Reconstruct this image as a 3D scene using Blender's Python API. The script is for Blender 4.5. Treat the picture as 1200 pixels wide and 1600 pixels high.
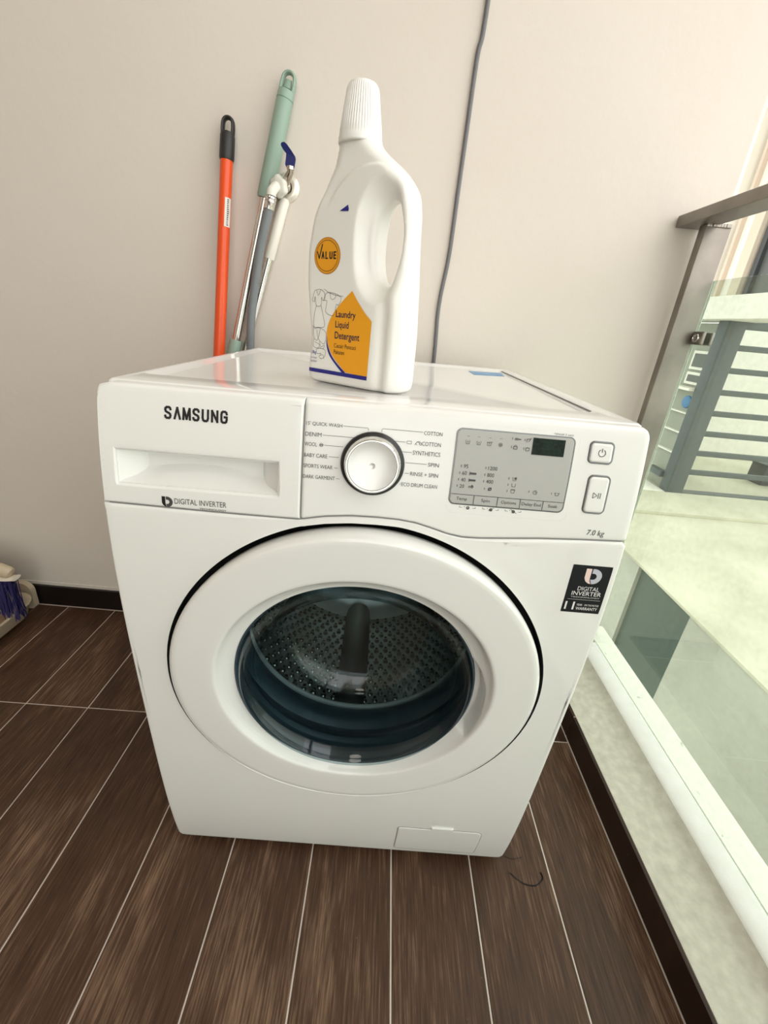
import bpy, bmesh, math, random
import numpy as np
from mathutils import Vector, Matrix
from mathutils.geometry import tessellate_polygon
for o in list(bpy.data.objects): bpy.data.objects.remove(o)
random.seed(4)
SC = bpy.context.scene
COL = SC.collection
PI = math.pi

# ---------------------------------------------------------------- camera
cam_d = bpy.data.cameras.new('camera'); cam = bpy.data.objects.new('camera', cam_d); COL.objects.link(cam)
cam.location = (0.0095, -0.4388, 0.9271)
cam.rotation_euler = (1.1873, -0.0829, 0.0301)
cam_d.sensor_fit = 'AUTO'; cam_d.sensor_width = 36.0
cam_d.lens = 638.5 / 1600 * 36.0
cam_d.shift_x = 6.6 / 1600; cam_d.shift_y = -42.4 / 1600
cam_d.clip_start = 0.01; cam_d.clip_end = 200
SC.camera = cam

# ---------------------------------------------------------------- sky, exposure
W = bpy.data.worlds.new('world'); SC.world = W; W.use_nodes = True
bg = W.node_tree.nodes['Background']
bg.inputs[0].default_value = (1.0, 0.985, 0.95, 1)
bg.inputs[1].default_value = 2.6
SC.view_settings.view_transform = 'Standard'; SC.view_settings.look = 'None'
SC.view_settings.gamma = 1.0; SC.view_settings.use_curve_mapping = False
SC.view_settings.exposure = 0.14
ld = bpy.data.lights.new('interior_fill_light', 'AREA'); ld.shape = 'DISK'; ld.size = 0.5; ld.energy = 3.0; ld.color = (1.0, 0.93, 0.84)  # added fill to brighten the interior, no lamp fixture here
lo = bpy.data.objects.new('interior_fill_light', ld); COL.objects.link(lo); lo.location = (-0.3, -1.1, 2.77)

# ---------------------------------------------------------------- materials
def mat(name, col, rough=0.5, metal=0.0, spec=0.5, coat=0.0, coat_r=0.05):
    m = bpy.data.materials.new(name); m.use_nodes = True
    b = m.node_tree.nodes['Principled BSDF']
    b.inputs['Base Color'].default_value = (*col, 1); b.inputs['Roughness'].default_value = rough
    b.inputs['Metallic'].default_value = metal; b.inputs['Specular IOR Level'].default_value = spec
    b.inputs['Coat Weight'].default_value = coat; b.inputs['Coat Roughness'].default_value = coat_r
    return m
def srgb(r, g, b):
    f = lambda c: (c/255/12.92) if c/255 <= .04045 else ((c/255+.055)/1.055)**2.4
    return (f(r), f(g), f(b))
def noisy(m, c1, c2, scale=(1,1,1), nscale=5, detail=6, lo=.35, hi=.65, bump=0, bscale=None, seed_obj=False, rough=None, bdist=.001):
    nt = m.node_tree; N = nt.nodes; L = nt.links; b = N['Principled BSDF']
    tc = N.new('ShaderNodeTexCoord'); mp = N.new('ShaderNodeMapping'); mp.inputs['Scale'].default_value = scale
    L.new(tc.outputs['Object'], mp.inputs[0])
    if seed_obj:
        oi = N.new('ShaderNodeObjectInfo'); ml = N.new('ShaderNodeMath'); ml.operation = 'MULTIPLY'; ml.inputs[1].default_value = 37
        L.new(oi.outputs['Random'], ml.inputs[0]); cx = N.new('ShaderNodeCombineXYZ')
        for i in range(3): L.new(ml.outputs[0], cx.inputs[i])
        L.new(cx.outputs[0], mp.inputs['Location'])
    n = N.new('ShaderNodeTexNoise'); n.inputs['Scale'].default_value = nscale; n.inputs['Detail'].default_value = detail
    L.new(mp.outputs[0], n.inputs['Vector'])
    r = N.new('ShaderNodeValToRGB'); r.color_ramp.elements[0].position = lo; r.color_ramp.elements[1].position = hi
    r.color_ramp.elements[0].color = (*c1, 1); r.color_ramp.elements[1].color = (*c2, 1)
    L.new(n.outputs['Fac'], r.inputs[0]); L.new(r.outputs[0], b.inputs['Base Color'])
    if bump:
        n2 = N.new('ShaderNodeTexNoise'); n2.inputs['Scale'].default_value = bscale or nscale; n2.inputs['Detail'].default_value = 5
        L.new(mp.outputs[0], n2.inputs['Vector'])
        bp = N.new('ShaderNodeBump'); bp.inputs['Strength'].default_value = bump; bp.inputs['Distance'].default_value = bdist
        L.new(n2.outputs['Fac'], bp.inputs['Height']); L.new(bp.outputs[0], b.inputs['Normal'])
    return m, n, r

M = {}
M['wall'] = mat('painted_plaster', (.70, .65, .58), .62, spec=.25)
noisy(M['wall'], (.69, .63, .565), (.72, .67, .605), nscale=1.3, lo=.3, hi=.7, bump=.35, bscale=38, bdist=.002)
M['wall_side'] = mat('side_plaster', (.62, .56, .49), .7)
M['ceil'] = mat('ceiling_paint', (.75, .72, .67), .8)
M['grout'] = mat('pale_grout', (.62, .55, .50), .8)
M['grout_d'] = mat('kerb_grout', (.42, .33, .29), .8)
# wood look plank: long streaks + per plank tone
def wood(name, c1, c2, c3, rough):
    m = mat(name, c1, rough, spec=.28); nt = m.node_tree; N = nt.nodes; L = nt.links; b = N['Principled BSDF']
    tc = N.new('ShaderNodeTexCoord'); oi = N.new('ShaderNodeObjectInfo')
    ml = N.new('ShaderNodeMath'); ml.operation = 'MULTIPLY'; ml.inputs[1].default_value = 53; L.new(oi.outputs['Random'], ml.inputs[0])
    cx = N.new('ShaderNodeCombineXYZ'); L.new(ml.outputs[0], cx.inputs[0]); L.new(ml.outputs[0], cx.inputs[1])
    def nz(scale, nscale, detail, dist=0):
        mp = N.new('ShaderNodeMapping'); mp.inputs['Scale'].default_value = scale
        L.new(tc.outputs['Object'], mp.inputs[0]); L.new(cx.outputs[0], mp.inputs['Location'])
        n = N.new('ShaderNodeTexNoise'); n.inputs['Scale'].default_value = nscale; n.inputs['Detail'].default_value = detail
        n.inputs['Roughness'].default_value = .62; n.inputs['Distortion'].default_value = dist
        L.new(mp.outputs[0], n.inputs['Vector']); return n
    big = nz((4, 1.0, 1), 2.2, 5, .8); fine = nz((60, 2.6, 1), 5, 9, .15); spk = nz((1, 1, 1), 150, 3)
    r = N.new('ShaderNodeValToRGB'); e = r.color_ramp.elements
    e[0].position = .3; e[0].color = (*c1, 1); e[1].position = .72; e[1].color = (*c3, 1)
    k = e.new(.52); k.color = (*c2, 1)
    mx = N.new('ShaderNodeMath'); mx.operation = 'MULTIPLY_ADD'; mx.inputs[1].default_value = .55
    m2 = N.new('ShaderNodeMath'); m2.operation = 'MULTIPLY'; m2.inputs[1].default_value = .45
    L.new(big.outputs['Fac'], m2.inputs[0]); L.new(fine.outputs['Fac'], mx.inputs[0]); L.new(m2.outputs[0], mx.inputs[2])
    L.new(mx.outputs[0], r.inputs[0])
    sr = N.new('ShaderNodeValToRGB'); sr.color_ramp.elements[0].position = .70; sr.color_ramp.elements[1].position = .80
    L.new(spk.outputs['Fac'], sr.inputs[0])
    mc = N.new('ShaderNodeMix'); mc.data_type = 'RGBA'; L.new(r.outputs[0], mc.inputs['A']); mc.inputs['B'].default_value = (.30, .26, .22, 1)
    ms = N.new('ShaderNodeMath'); ms.operation = 'MULTIPLY'; ms.inputs[1].default_value = .35; L.new(sr.outputs[0], ms.inputs[0]); L.new(ms.outputs[0], mc.inputs['Factor'])
    L.new(mc.outputs['Result'], b.inputs['Base Color'])
    bp = N.new('ShaderNodeBump'); bp.inputs['Strength'].default_value = .35; bp.inputs['Distance'].default_value = .0006
    L.new(fine.outputs['Fac'], bp.inputs['Height']); L.new(bp.outputs[0], b.inputs['Normal'])
    rr = N.new('ShaderNodeMapRange'); rr.inputs['From Min'].default_value = .3; rr.inputs['From Max'].default_value = .7
    rr.inputs['To Min'].default_value = rough-.08; rr.inputs['To Max'].default_value = rough+.12
    L.new(big.outputs['Fac'], rr.inputs['Value']); L.new(rr.outputs[0], b.inputs['Roughness'])
    return m
M['wood'] = wood('wood_look_tile', (.016, .006, .0025), (.082, .042, .025), (.31, .195, .125), .44)
M['wood_d'] = wood('dark_wood_tile', (.012, .006, .004), (.028, .013, .008), (.05, .026, .017), .4)
M['skirt'] = mat('dark_skirting_tile', (.010, .006, .005), .4)
M['conc'] = mat('kerb_concrete', (.5, .48, .42), .85)
noisy(M['conc'], (.50, .48, .41), (.64, .62, .54), nscale=55, detail=10, lo=.3, hi=.7, bump=.4, bscale=160)
M['kpaint'] = mat('white_kerb_paint', (.82, .82, .80), .6)
noisy(M['kpaint'], (.87, .87, .85), (.91, .91, .90), nscale=40, bump=.2, bscale=200)
M['kout'] = mat('outer_kerb_paint', (.80, .80, .72), .7)
mm, nn, rr = noisy(M['kout'], (.82, .81, .72), (.82, .81, .72), nscale=60, lo=.66, hi=.74)
rr.color_ramp.elements[1].color = (.30, .29, .24, 1)
M['steel'] = mat('brushed_steel', (.42, .385, .345), .42, .85)
noisy(M['steel'], (.21, .188, .165), (.29, .262, .23), nscale=9, detail=8)
M['steel_d'] = mat('worn_steel', (.30, .27, .24), .4, 1.0)
M['plate'] = mat('satin_wall_plate', (.74, .70, .62), .32, .55)
M['chrome'] = mat('chrome', (.72, .70, .67), .12, 1.0)
M['valve'] = mat('valve_steel', (.50, .45, .38), .22, 1.0)
M['white'] = mat('white_enamel', (.80, .80, .775), .05, spec=.6)
M['whitep'] = mat('white_plastic', (.80, .80, .775), .22, spec=.5)
M['lid'] = mat('white_lid_laminate', (.82, .82, .81), .09, spec=.6)
M['door'] = mat('white_door_plastic', (.80, .80, .775), .06, spec=.6)
M['gap'] = mat('dark_gap', (.012, .014, .014), .6)
M['rubber'] = mat('blue_grey_gasket', (.035, .055, .07), .35)
M['drum'] = mat('drum_steel', (.44, .44, .41), .2, 1.0)
M['drumd'] = mat('drum_hole', (.008, .008, .009), .6)
M['silver'] = mat('silver_panel', (.44, .44, .42), .5, 0.0, spec=.3)
M['print'] = mat('grey_print', (.06, .06, .06), .5)
M['print_l'] = mat('light_grey_print', (.22, .22, .22), .5)
M['black'] = mat('black_print', (.012, .012, .014), .35)
M['blacks'] = mat('black_sticker', (.008, .009, .012), .4, spec=.2)
M['pwhite'] = mat('white_print', (.78, .76, .76), .4)
M['ppink'] = mat('pink_print', (.80, .62, .58), .4)
M['plav'] = mat('lavender_print', (.50, .50, .58), .4)
M['lcd'] = mat('green_black_display', (.010, .022, .016), .5, spec=.15)
noisy(M['lcd'], (.004, .009, .006), (.010, .026, .017), nscale=260, detail=2)
M['btnring'] = mat('button_gap', (.17, .18, .18), .3, .6)
M['bottle'] = mat('bottle_plastic', (.83, .82, .78), .30, spec=.5)
M['bottle'].node_tree.nodes['Principled BSDF'].inputs['Subsurface Weight'].default_value = .0
M['cap'] = mat('cap_plastic', (.83, .82, .79), .38)
M['amber'] = mat('amber_print', srgb(232, 158, 10), .4)
M['amberd'] = mat('dark_amber_print', srgb(185, 118, 30), .4)
M['ink'] = mat('dark_navy_ink', (.012, .012, .045), .4)
M['navy'] = mat('navy_print', srgb(22, 24, 125), .4)
M['orange'] = mat('orange_paint', (.80, .085, .012), .30)
M['blackp'] = mat('black_grip_plastic', (.018, .017, .017), .45)
M['green'] = mat('sage_green_plastic', (.27, .38, .31), .5)
M['greend'] = mat('dark_sage_plastic', (.12, .21, .18), .5)
M['hose'] = mat('grey_hose', (.19, .21, .22), .45)
M['nut'] = mat('white_nut', (.75, .75, .68), .35)
M['sleeve'] = mat('white_sleeve', (.78, .75, .67), .4)
M['blue'] = mat('blue_vinyl_lever', (.012, .018, .12), .3)
M['cable'] = mat('grey_cable', (.15, .15, .16), .5)
M['paper'] = mat('paper_sticker', (.75, .72, .66), .6)
M['bluef'] = mat('blue_film', srgb(85, 150, 200), .3)
M['cream'] = mat('cream_plastic', (.60, .50, .36), .4)
M['creamd'] = mat('tan_plastic', (.36, .24, .15), .5)
M['creamw'] = mat('white_trim_plastic', (.78, .72, .62), .4)
M['bristle'] = mat('blue_bristle', (.022, .020, .11), .5)
# outdoors
M['facade'] = mat('white_facade', (.82, .80, .73), .85)
M['beige'] = mat('beige_facade', (.62, .55, .45), .85)
M['pink'] = mat('pink_trim', (.66, .56, .47), .8)
M['roofc'] = mat('weathered_roof_slab', (.60, .58, .46), .9)
noisy(M['roofc'], (.50, .48, .37), (.66, .635, .51), nscale=2.2, detail=12, lo=.25, hi=.75, bump=.2, bscale=80)
M['lwall'] = mat('lower_wall_render', (.46, .46, .40), .9)
noisy(M['lwall'], (.42, .42, .36), (.52, .52, .45), nscale=1.6, detail=8)
M['dgreen'] = mat('dark_green_glazing', (.055, .085, .07), .2)
M['greyrail'] = mat('blue_grey_railing_paint', (.07, .085, .09), .55)
M['darkf'] = mat('dark_frame', (.045, .05, .055), .5)
M['shade'] = mat('window_shade', (.09, .10, .095), .5)
M['ac'] = mat('grey_panel', (.30, .31, .26), .7)
M['signb'] = mat('blue_disc', (.05, .20, .42), .5)
M['ground'] = mat('street_ground', (.35, .35, .32), .9)
def glassmat(name, tint, refl_rough=0.0, dust=0.0, f0=1.5):
    m = bpy.data.materials.new(name); m.use_nodes = True; nt = m.node_tree; N = nt.nodes; L = nt.links
    N.clear(); out = N.new('ShaderNodeOutputMaterial')
    t = N.new('ShaderNodeBsdfTransparent'); t.inputs[0].default_value = (*tint, 1)
    g = N.new('ShaderNodeBsdfGlossy'); g.inputs['Roughness'].default_value = refl_rough
    fr = N.new('ShaderNodeFresnel'); ge = N.new('ShaderNodeNewGeometry'); mr = N.new('ShaderNodeMapRange')   # same reflectance from both sides of the thin sheet
    mr.inputs['To Min'].default_value = f0; mr.inputs['To Max'].default_value = 1/f0
    L.new(ge.outputs['Backfacing'], mr.inputs['Value']); L.new(mr.outputs[0], fr.inputs[0])
    mx = N.new('ShaderNodeMixShader'); L.new(fr.outputs[0], mx.inputs[0]); L.new(t.outputs[0], mx.inputs[1]); L.new(g.outputs[0], mx.inputs[2])
    if dust:
        d = N.new('ShaderNodeBsdfDiffuse'); d.inputs[0].default_value = (.55, .58, .5, 1)
        tc = N.new('ShaderNodeTexCoord'); n = N.new('ShaderNodeTexNoise'); n.inputs['Scale'].default_value = 90; n.inputs['Detail'].default_value = 4
        L.new(tc.outputs['Object'], n.inputs['Vector'])
        r = N.new('ShaderNodeMapRange'); r.inputs['From Min'].default_value = .35; r.inputs['From Max'].default_value = .8
        r.inputs['To Min'].default_value = dust*.5; r.inputs['To Max'].default_value = dust*3
        L.new(n.outputs['Fac'], r.inputs['Value'])
        m2 = N.new('ShaderNodeMixShader'); L.new(r.outputs[0], m2.inputs[0]); L.new(mx.outputs[0], m2.inputs[1]); L.new(d.outputs[0], m2.inputs[2])
        L.new(m2.outputs[0], out.inputs[0])
    else: L.new(mx.outputs[0], out.inputs[0])
    return m
M['pane'] = glassmat('balustrade_glass', (.86, .91, .87), .01, .035, 1.5)
M['doorglass'] = glassmat('door_bowl_glass', (.74, .82, .84), .03, 0, 1.5)
M['film'] = glassmat('clear_film', (.97, .97, .97), .15, 0, 1.35)

# ---------------------------------------------------------------- helpers
def link(name, verts, faces, m, parent=None, smooth=True, angle=35, mats=None, midx=None):
    me = bpy.data.meshes.new(name); me.from_pydata([tuple(v) for v in verts], [], faces)
    me.validate(clean_customdata=False); me.update()
    if mats:
        for x in mats: me.materials.append(x)
        if midx: me.polygons.foreach_set('material_index', midx)
    else: me.materials.append(m)
    if smooth:
        me.polygons.foreach_set('use_smooth', [True]*len(me.polygons))
        try: me.set_sharp_from_angle(angle=math.radians(angle))
        except Exception: pass
    o = bpy.data.objects.new(name, me); COL.objects.link(o)
    if parent: o.parent = parent
    return o
def tag(o, label=None, cat=None, group=None, kind=None):
    if label: o['label'] = label
    if cat: o['category'] = cat
    if group: o['group'] = group
    if kind: o['kind'] = kind
    return o
def thing(name, label, cat, loc=(0, 0, 0), rz=0, group=None):
    o = bpy.data.objects.new(name, None); COL.objects.link(o); o.location = loc; o.rotation_euler = (0, 0, rz); o.empty_display_size = .05
    return tag(o, label, cat, group)
class MB:
    def __init__(s): s.v = []; s.f = []
    def add(s, v, f):
        n = len(s.v); s.v += [tuple(p) for p in v]; s.f += [tuple(i+n for i in q) for q in f]; return s
    def box(s, x0, x1, y0, y1, z0, z1, b=0):
        if b <= 0:
            v = [(x, y, z) for z in (z0, z1) for y in (y0, y1) for x in (x0, x1)]
            return s.add(v, [(0, 2, 3, 1), (4, 5, 7, 6), (0, 1, 5, 4), (2, 6, 7, 3), (0, 4, 6, 2), (1, 3, 7, 5)])
        bm = bmesh.new(); bmesh.ops.create_cube(bm, size=1)
        for q in bm.verts: q.co = Vector(((x0+x1)/2+q.co.x*(x1-x0), (y0+y1)/2+q.co.y*(y1-y0), (z0+z1)/2+q.co.z*(z1-z0)))
        bmesh.ops.bevel(bm, geom=bm.edges[:], offset=b, segments=3, affect='EDGES', profile=.5)
        bm.verts.index_update(); s.add([q.co[:] for q in bm.verts], [tuple(x.index for x in f.verts) for f in bm.faces]); bm.free(); return s
    def tube(s, path, r, n=16, cap=True, squash=1.0):
        P = [Vector(p) for p in path]; R = r if isinstance(r, (list, tuple)) else [r]*len(P)
        up = Vector((0, 1, .01)) ; base = len(s.v); prev = None
        for i, p in enumerate(P):
            d = (P[min(i+1, len(P)-1)]-P[max(i-1, 0)]).normalized()
            if prev is None:
                a = d.orthogonal().normalized()
                a = (up - d*up.dot(d)); a = a.normalized() if a.length > .05 else d.orthogonal().normalized()
            else: a = (prev-d*prev.dot(d)).normalized()
            prev = a; b = d.cross(a)
            for k in range(n):
                t = 2*PI*k/n; s.v.append(tuple(p+(a*math.cos(t)*squash+b*math.sin(t))*R[i]))
        for i in range(len(P)-1):
            for k in range(n):
                q = base+i*n; s.f.append((q+k, q+(k+1) % n, q+n+(k+1) % n, q+n+k))
        if cap:
            s.f.append(tuple(base+k for k in range(n))[::-1]); s.f.append(tuple(base+(len(P)-1)*n+k for k in range(n)))
        return s
    def lathe(s, prof, n=64, mtx=None, closed=False):
        """prof = [(r, h)], axis = local z, mtx places it"""
        mtx = mtx or Matrix.Identity(4); base = len(s.v)
        for r, h in prof:
            for k in range(n):
                t = 2*PI*k/n; s.v.append(tuple(mtx @ Vector((r*math.cos(t), r*math.sin(t), h))))
        m = len(prof)
        for i in range(m if closed else m-1):
            j = (i+1) % m
            for k in range(n): s.f.append((base+i*n+k, base+i*n+(k+1) % n, base+j*n+(k+1) % n, base+j*n+k))
        return s
    def sweep(s, path, prof):
        """profile of (a,b) swept along path lying in a plane; a is along world-ish side, b along path normal"""
        P = [Vector(p) for p in path]; base = len(s.v); n = len(prof); side = Vector(s.side) if hasattr(s, 'side') else Vector((1, 0, 0))
        for i, p in enumerate(P):
            d = (P[min(i+1, len(P)-1)]-P[max(i-1, 0)]).normalized(); nn_ = side.cross(d).normalized()
            for a, b in prof: s.v.append(tuple(p+side*a+nn_*b))
        for i in range(len(P)-1):
            for k in range(n): q = base+i*n; s.f.append((q+k, q+(k+1) % n, q+n+(k+1) % n, q+n+k))
        s.f.append(tuple(base+k for k in range(n))[::-1]); s.f.append(tuple(base+(len(P)-1)*n+k for k in range(n)))
        return s
    def prism(s, poly, y0, y1, m=None):
        """poly in (x,z), extruded y0..y1"""
        n = len(poly); base = len(s.v); s.v += [(x, y0, z) for x, z in poly]+[(x, y1, z) for x, z in poly]
        for k in range(n): s.f.append((base+k, base+(k+1) % n, base+n+(k+1) % n, base+n+k))
        for t in tessellate_polygon([[Vector((x, z, 0)) for x, z in poly]]):
            s.f.append(tuple(base+i for i in t)); s.f.append(tuple(base+n+i for i in t[::-1]))
        return s
    def build(s, name, m, parent=None, **k):
        o = link(name, s.v, s.f, m, parent, **k)
        bm = bmesh.new(); bm.from_mesh(o.data); bmesh.ops.recalc_face_normals(bm, faces=bm.faces[:]); bm.to_mesh(o.data); bm.free()
        if k.get('smooth', True):
            try: o.data.set_sharp_from_angle(angle=math.radians(k.get('angle', 35)))
            except Exception: pass
        return o
def struct(name, mb, m, parent=None, **k):
    o = mb.build(name, m, parent, **k)
    if parent is None: o['kind'] = 'structure'
    return o
# flat print collector (2D), mapped on a surface
_txt = {}
def text_geo(body, bold=0.0):
    key = (body, bold)
    if key not in _txt:
        c = bpy.data.curves.new('t', 'FONT'); c.body = body; c.size = 1; c.offset = bold; c.resolution_u = 3
        o = bpy.data.objects.new('t', c); COL.objects.link(o)
        dg = bpy.context.evaluated_depsgraph_get(); me = bpy.data.meshes.new_from_object(o.evaluated_get(dg))
        v = [(p.co.x, p.co.y) for p in me.vertices]; f = [tuple(p.vertices) for p in me.polygons]
        bpy.data.objects.remove(o); bpy.data.curves.remove(c); bpy.data.meshes.remove(me); _txt[key] = (v, f)
    return _txt[key]
class Flat:
    def __init__(s): s.v = []; s.f = []
    def poly(s, pts):
        n = len(s.v); s.v += pts
        for t in tessellate_polygon([[Vector((a, b, 0)) for a, b in pts]]): s.f.append(tuple(n+i for i in t))
        return s
    def rect(s, a0, a1, b0, b1, seg=1):
        for i in range(seg):
            u0 = a0+(a1-a0)*i/seg; u1 = a0+(a1-a0)*(i+1)/seg; n = len(s.v)
            s.v += [(u0, b0), (u1, b0), (u1, b1), (u0, b1)]; s.f.append((n, n+1, n+2, n+3))
        return s
    def stroke(s, pts, w, closed=False):
        n = len(pts); segs = [(pts[i], pts[(i+1) % n]) for i in range(n if closed else n-1)]
        for (a, b), (c, d) in segs:
            L = math.hypot(c-a, d-b)
            if L < 1e-9: continue
            ux, uy = (c-a)/L*w/2, (d-b)/L*w/2; k = len(s.v)
            s.v += [(a-ux*.8-uy, b-uy*.8+ux), (a-ux*.8+uy, b-uy*.8-ux), (c+ux*.8+uy, d+uy*.8-ux), (c+ux*.8-uy, d+uy*.8+ux)]
            s.f.append((k, k+1, k+2, k+3))
        return s
    def ring(s, cx, cy, r0, r1, n=32, a0=0, a1=2*PI, sx=1):
        k = len(s.v)
        for i in range(n+1):
            t = a0+(a1-a0)*i/n
            for r in (r0, r1): s.v.append((cx+r*math.cos(t)*sx, cy+r*math.sin(t)))
        for i in range(n): s.f.append((k+2*i, k+2*i+1, k+2*i+3, k+2*i+2))
        return s
    def text(s, body, x0, x1, z0, z1, bold=0.0, slant=0.0):
        """fit text bounds to the box"""
        v, f = text_geo(body, bold)
        if not v: return s
        ax = min(p[0] for p in v); bx = max(p[0] for p in v); az = min(p[1] for p in v); bz = max(p[1] for p in v); n = len(s.v)
        for p in v:
            w = (p[1]-az)/(bz-az)*(z1-z0); s.v.append((x0+(p[0]-ax)/(bx-ax)*(x1-x0)+w*slant, z0+w))
        s.f += [tuple(i+n for i in q) for q in f]; return s
    def letters(s, word, x0, x1, z0, z1, w, gap=.22):
        G = {'S': [[(1, .80), (.90, .93), (.70, 1), (.30, 1), (.08, .90), (.03, .76), (.12, .62), (.30, .55), (.70, .46), (.90, .37), (.98, .24), (.90, .08), (.70, 0), (.30, 0), (.08, .08), (0, .20)]],
             'Y': [[(0, 0), (.5, 1), (1, 0)]], 'M': [[(0, 0), (.06, 1), (.5, .05), (.94, 1), (1, 0)]],
             'U': [[(0, 1), (0, .28), (.10, .08), (.32, 0), (.68, 0), (.90, .08), (1, .28), (1, 1)]], 'N': [[(0, 0), (0, 1), (1, 0), (1, 1)]],
             'G': [[(1, .78), (.90, .93), (.68, 1), (.30, 1), (.08, .92), (0, .72), (0, .28), (.08, .08), (.30, 0), (.70, 0), (.92, .08), (1, .26), (1, .50), (.58, .50)]],
             'V': [[(0, 1), (.5, 0), (1, 1)]], 'A': [[(0, 0), (.5, 1), (1, 0)], [(.22, .36), (.78, .36)]], 'L': [[(0, 1), (0, 0), (.85, 0)]],
             'E': [[(.9, 1), (0, 1), (0, 0), (.9, 0)], [(0, .52), (.8, .52)]]}
        n = len(word); cw = (x1-x0)/(n+(n-1)*gap); iw = cw-w
        for i, c in enumerate(word):
            a = x0+i*cw*(1+gap)+w/2; k_ = 1.25 if c == 'M' else 1.0
            for pl in G[c]: s.stroke([(a+(p*k_-(k_-1)/2)*iw, z0+w/2+q*(z1-z0-w)) for p, q in pl], w)
        return s
    def build(s, name, m, parent, fn):
        vs = [fn(a, b) for a, b in s.v]
        o = link(name, vs, s.f, m, parent, smooth=False)
        return o
def bez(pts, n=8):
    """Catmull-Rom through points"""
    out = []; P = [np.array(p, float) for p in pts]
    for i in range(len(P)-1):
        a = P[max(i-1, 0)]; b = P[i]; c = P[i+1]; d = P[min(i+2, len(P)-1)]
        for k in range(n):
            t = k/n; out.append(tuple(.5*((2*b)+(-a+c)*t+(2*a-5*b+4*c-d)*t*t+(-a+3*b-3*c+d)*t**3)))
    out.append(tuple(P[-1])); return out

# ================================================================ SETTING
GX0, TP = 0.0943, 0.1479
floor = struct('floor', MB().box(-2.2, .548, -2.6, .615, -.12, -.0012), M['grout'], smooth=False)
cross = lambda x: .2685+.0155*x
gw = .0013
rows = [(-2.6, -1.532), (-1.532, -.632), (-.632, .2685), (.2685, .607)]
k = -16
while True:
    x0 = GX0+k*TP; x1 = x0+TP; k += 1
    if x0 > .53: break
    x0c = max(x0, -2.2)+gw; x1c = min(x1, .5330)-gw
    if x1c <= x0c: continue
    for (a, b) in rows:
        if x1 < -1.3 and b < -.7: pass
        ya = [a+.0155*x+gw if a > -2.5 else a for x in (x0c, x1c)]; yb = [b+.0155*x-gw if b < .6 else .5962 for x in (x0c, x1c)]
        h = random.uniform(-.0003, .0003); e = .0008
        m_ = MB(); P = [(x0c, ya[0]), (x1c, ya[1]), (x1c, yb[1]), (x0c, yb[0])]; Q = [(x0c+e, ya[0]+e), (x1c-e, ya[1]+e), (x1c-e, yb[1]-e), (x0c+e, yb[0]-e)]
        v = [(*p, -.008) for p in P]+[(*p, -.0008+h) for p in P]+[(*q, h) for q in Q]
        f = [(i, (i+1) % 4, 4+(i+1) % 4, 4+i) for i in range(4)]+[(4+i, 4+(i+1) % 4, 8+(i+1) % 4, 8+i) for i in range(4)]+[(8, 9, 10, 11), (3, 2, 1, 0)]
        m_.add(v, f); m_.build('plank', M['wood'], floor, smooth=False)

# dark scuff left on the tile in front of the machine
f_ = Flat(); f_.stroke(bez([(.272, -.105), (.300, -.128), (.330, -.130), (.352, -.112), (.350, -.098)], 6), .0030).stroke(bez([(.262, -.062), (.285, -.070), (.312, -.064)], 5), .0014).stroke([(.300, -.058), (.302, -.076)], .0014)
o = link('scuff_mark', [(.034+.307+(a-.307)*.75, -.002+(b+.105)*.62+.006, .0006) for a, b in f_.v], f_.f, mat('dark_scuff', (.02, .014, .012), .6), floor, smooth=False); o['kind'] = 'stuff'
wall_back = struct('wall_back', MB().box(-2.3, .70, .608, .80, -6, 3.0), M['wall'], smooth=False)
struct('ledge', MB().box(-2.2, .54, .6058, .6085, .071, .0815), M['wall'], wall_back, smooth=False)
skirt = struct('baseboard_back', MB().box(-2.2, .5385, .600, .6085, -.0006, .0695), M['grout_d'], smooth=False)
for x0, x1 in ((-2.2, -1.3), (-1.3, -.55), (-.55, .32), (.32, .5385)):
    MB().box(x0+.001, x1-.001, .5985, .606, .0012, .0705, .0007).build('skirting_tile', M['skirt'], skirt, smooth=False)
struct('wall_left', MB().box(-2.3, -2.2, -2.7, .608, -.12, 3.0), M['wall_side'], smooth=False)
struct('wall_front', MB().box(-2.3, -1.0, -2.75, -2.6, -.12, 3.0).box(-1.0, -.35, -2.75, -2.6, -.12, 3.0).box(-.35, .76, -2.75, -2.6, -.12, .25), M['wall_side'], smooth=False)  # unseen wall, its opening shaped to let sky light in from the front
struct('wall_sky_block', MB().box(.70, .85, -14, 14, 3.0, 16), M['facade'], smooth=False)  # unseen facade overhead, added to block part of the sky outdoors
struct('ceiling', MB().box(-2.3, .76, -2.75, .8, 2.85, 3.0), M['ceil'], smooth=False)

# kerb on the open side: tile face, concrete top, white painted cove, groove, outer strip
kerb = thing('kerb', 'raised balcony kerb of pale concrete running along the glass balustrade', 'kerb', (0, 0, 0))
del kerb['label']; del kerb['category']; kerb['kind'] = 'structure'; kerb.name = 'trim_1'
def strip(prof, y0, y1, ny=1):
    m_ = MB(); n = len(prof)
    for j in range(ny+1):
        y = y0+(y1-y0)*j/ny
        m_.v += [(x, y, z) for x, z in prof]
    for j in range(ny):
        for i in range(n-1): m_.f.append((j*n+i, j*n+i+1, (j+1)*n+i+1, (j+1)*n+i))
    if True:
        m_.f.append(tuple(range(n))); m_.f.append(tuple(ny*n+i for i in range(n))[::-1])
        m_.f += [(j*n+n-1, j*n, (j+1)*n, (j+1)*n+n-1) for j in range(ny)]
    return m_
cv = [(.541, -.12), (.541, .0695), (.545, .0702), (.60, .0706), (.628, .072), (.637, .0765), (.643, .083), (.647, .088), (.650, -.12)]
strip(cv, -2.6, .608).build('kerb_top', M['conc'], kerb, angle=60)
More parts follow.
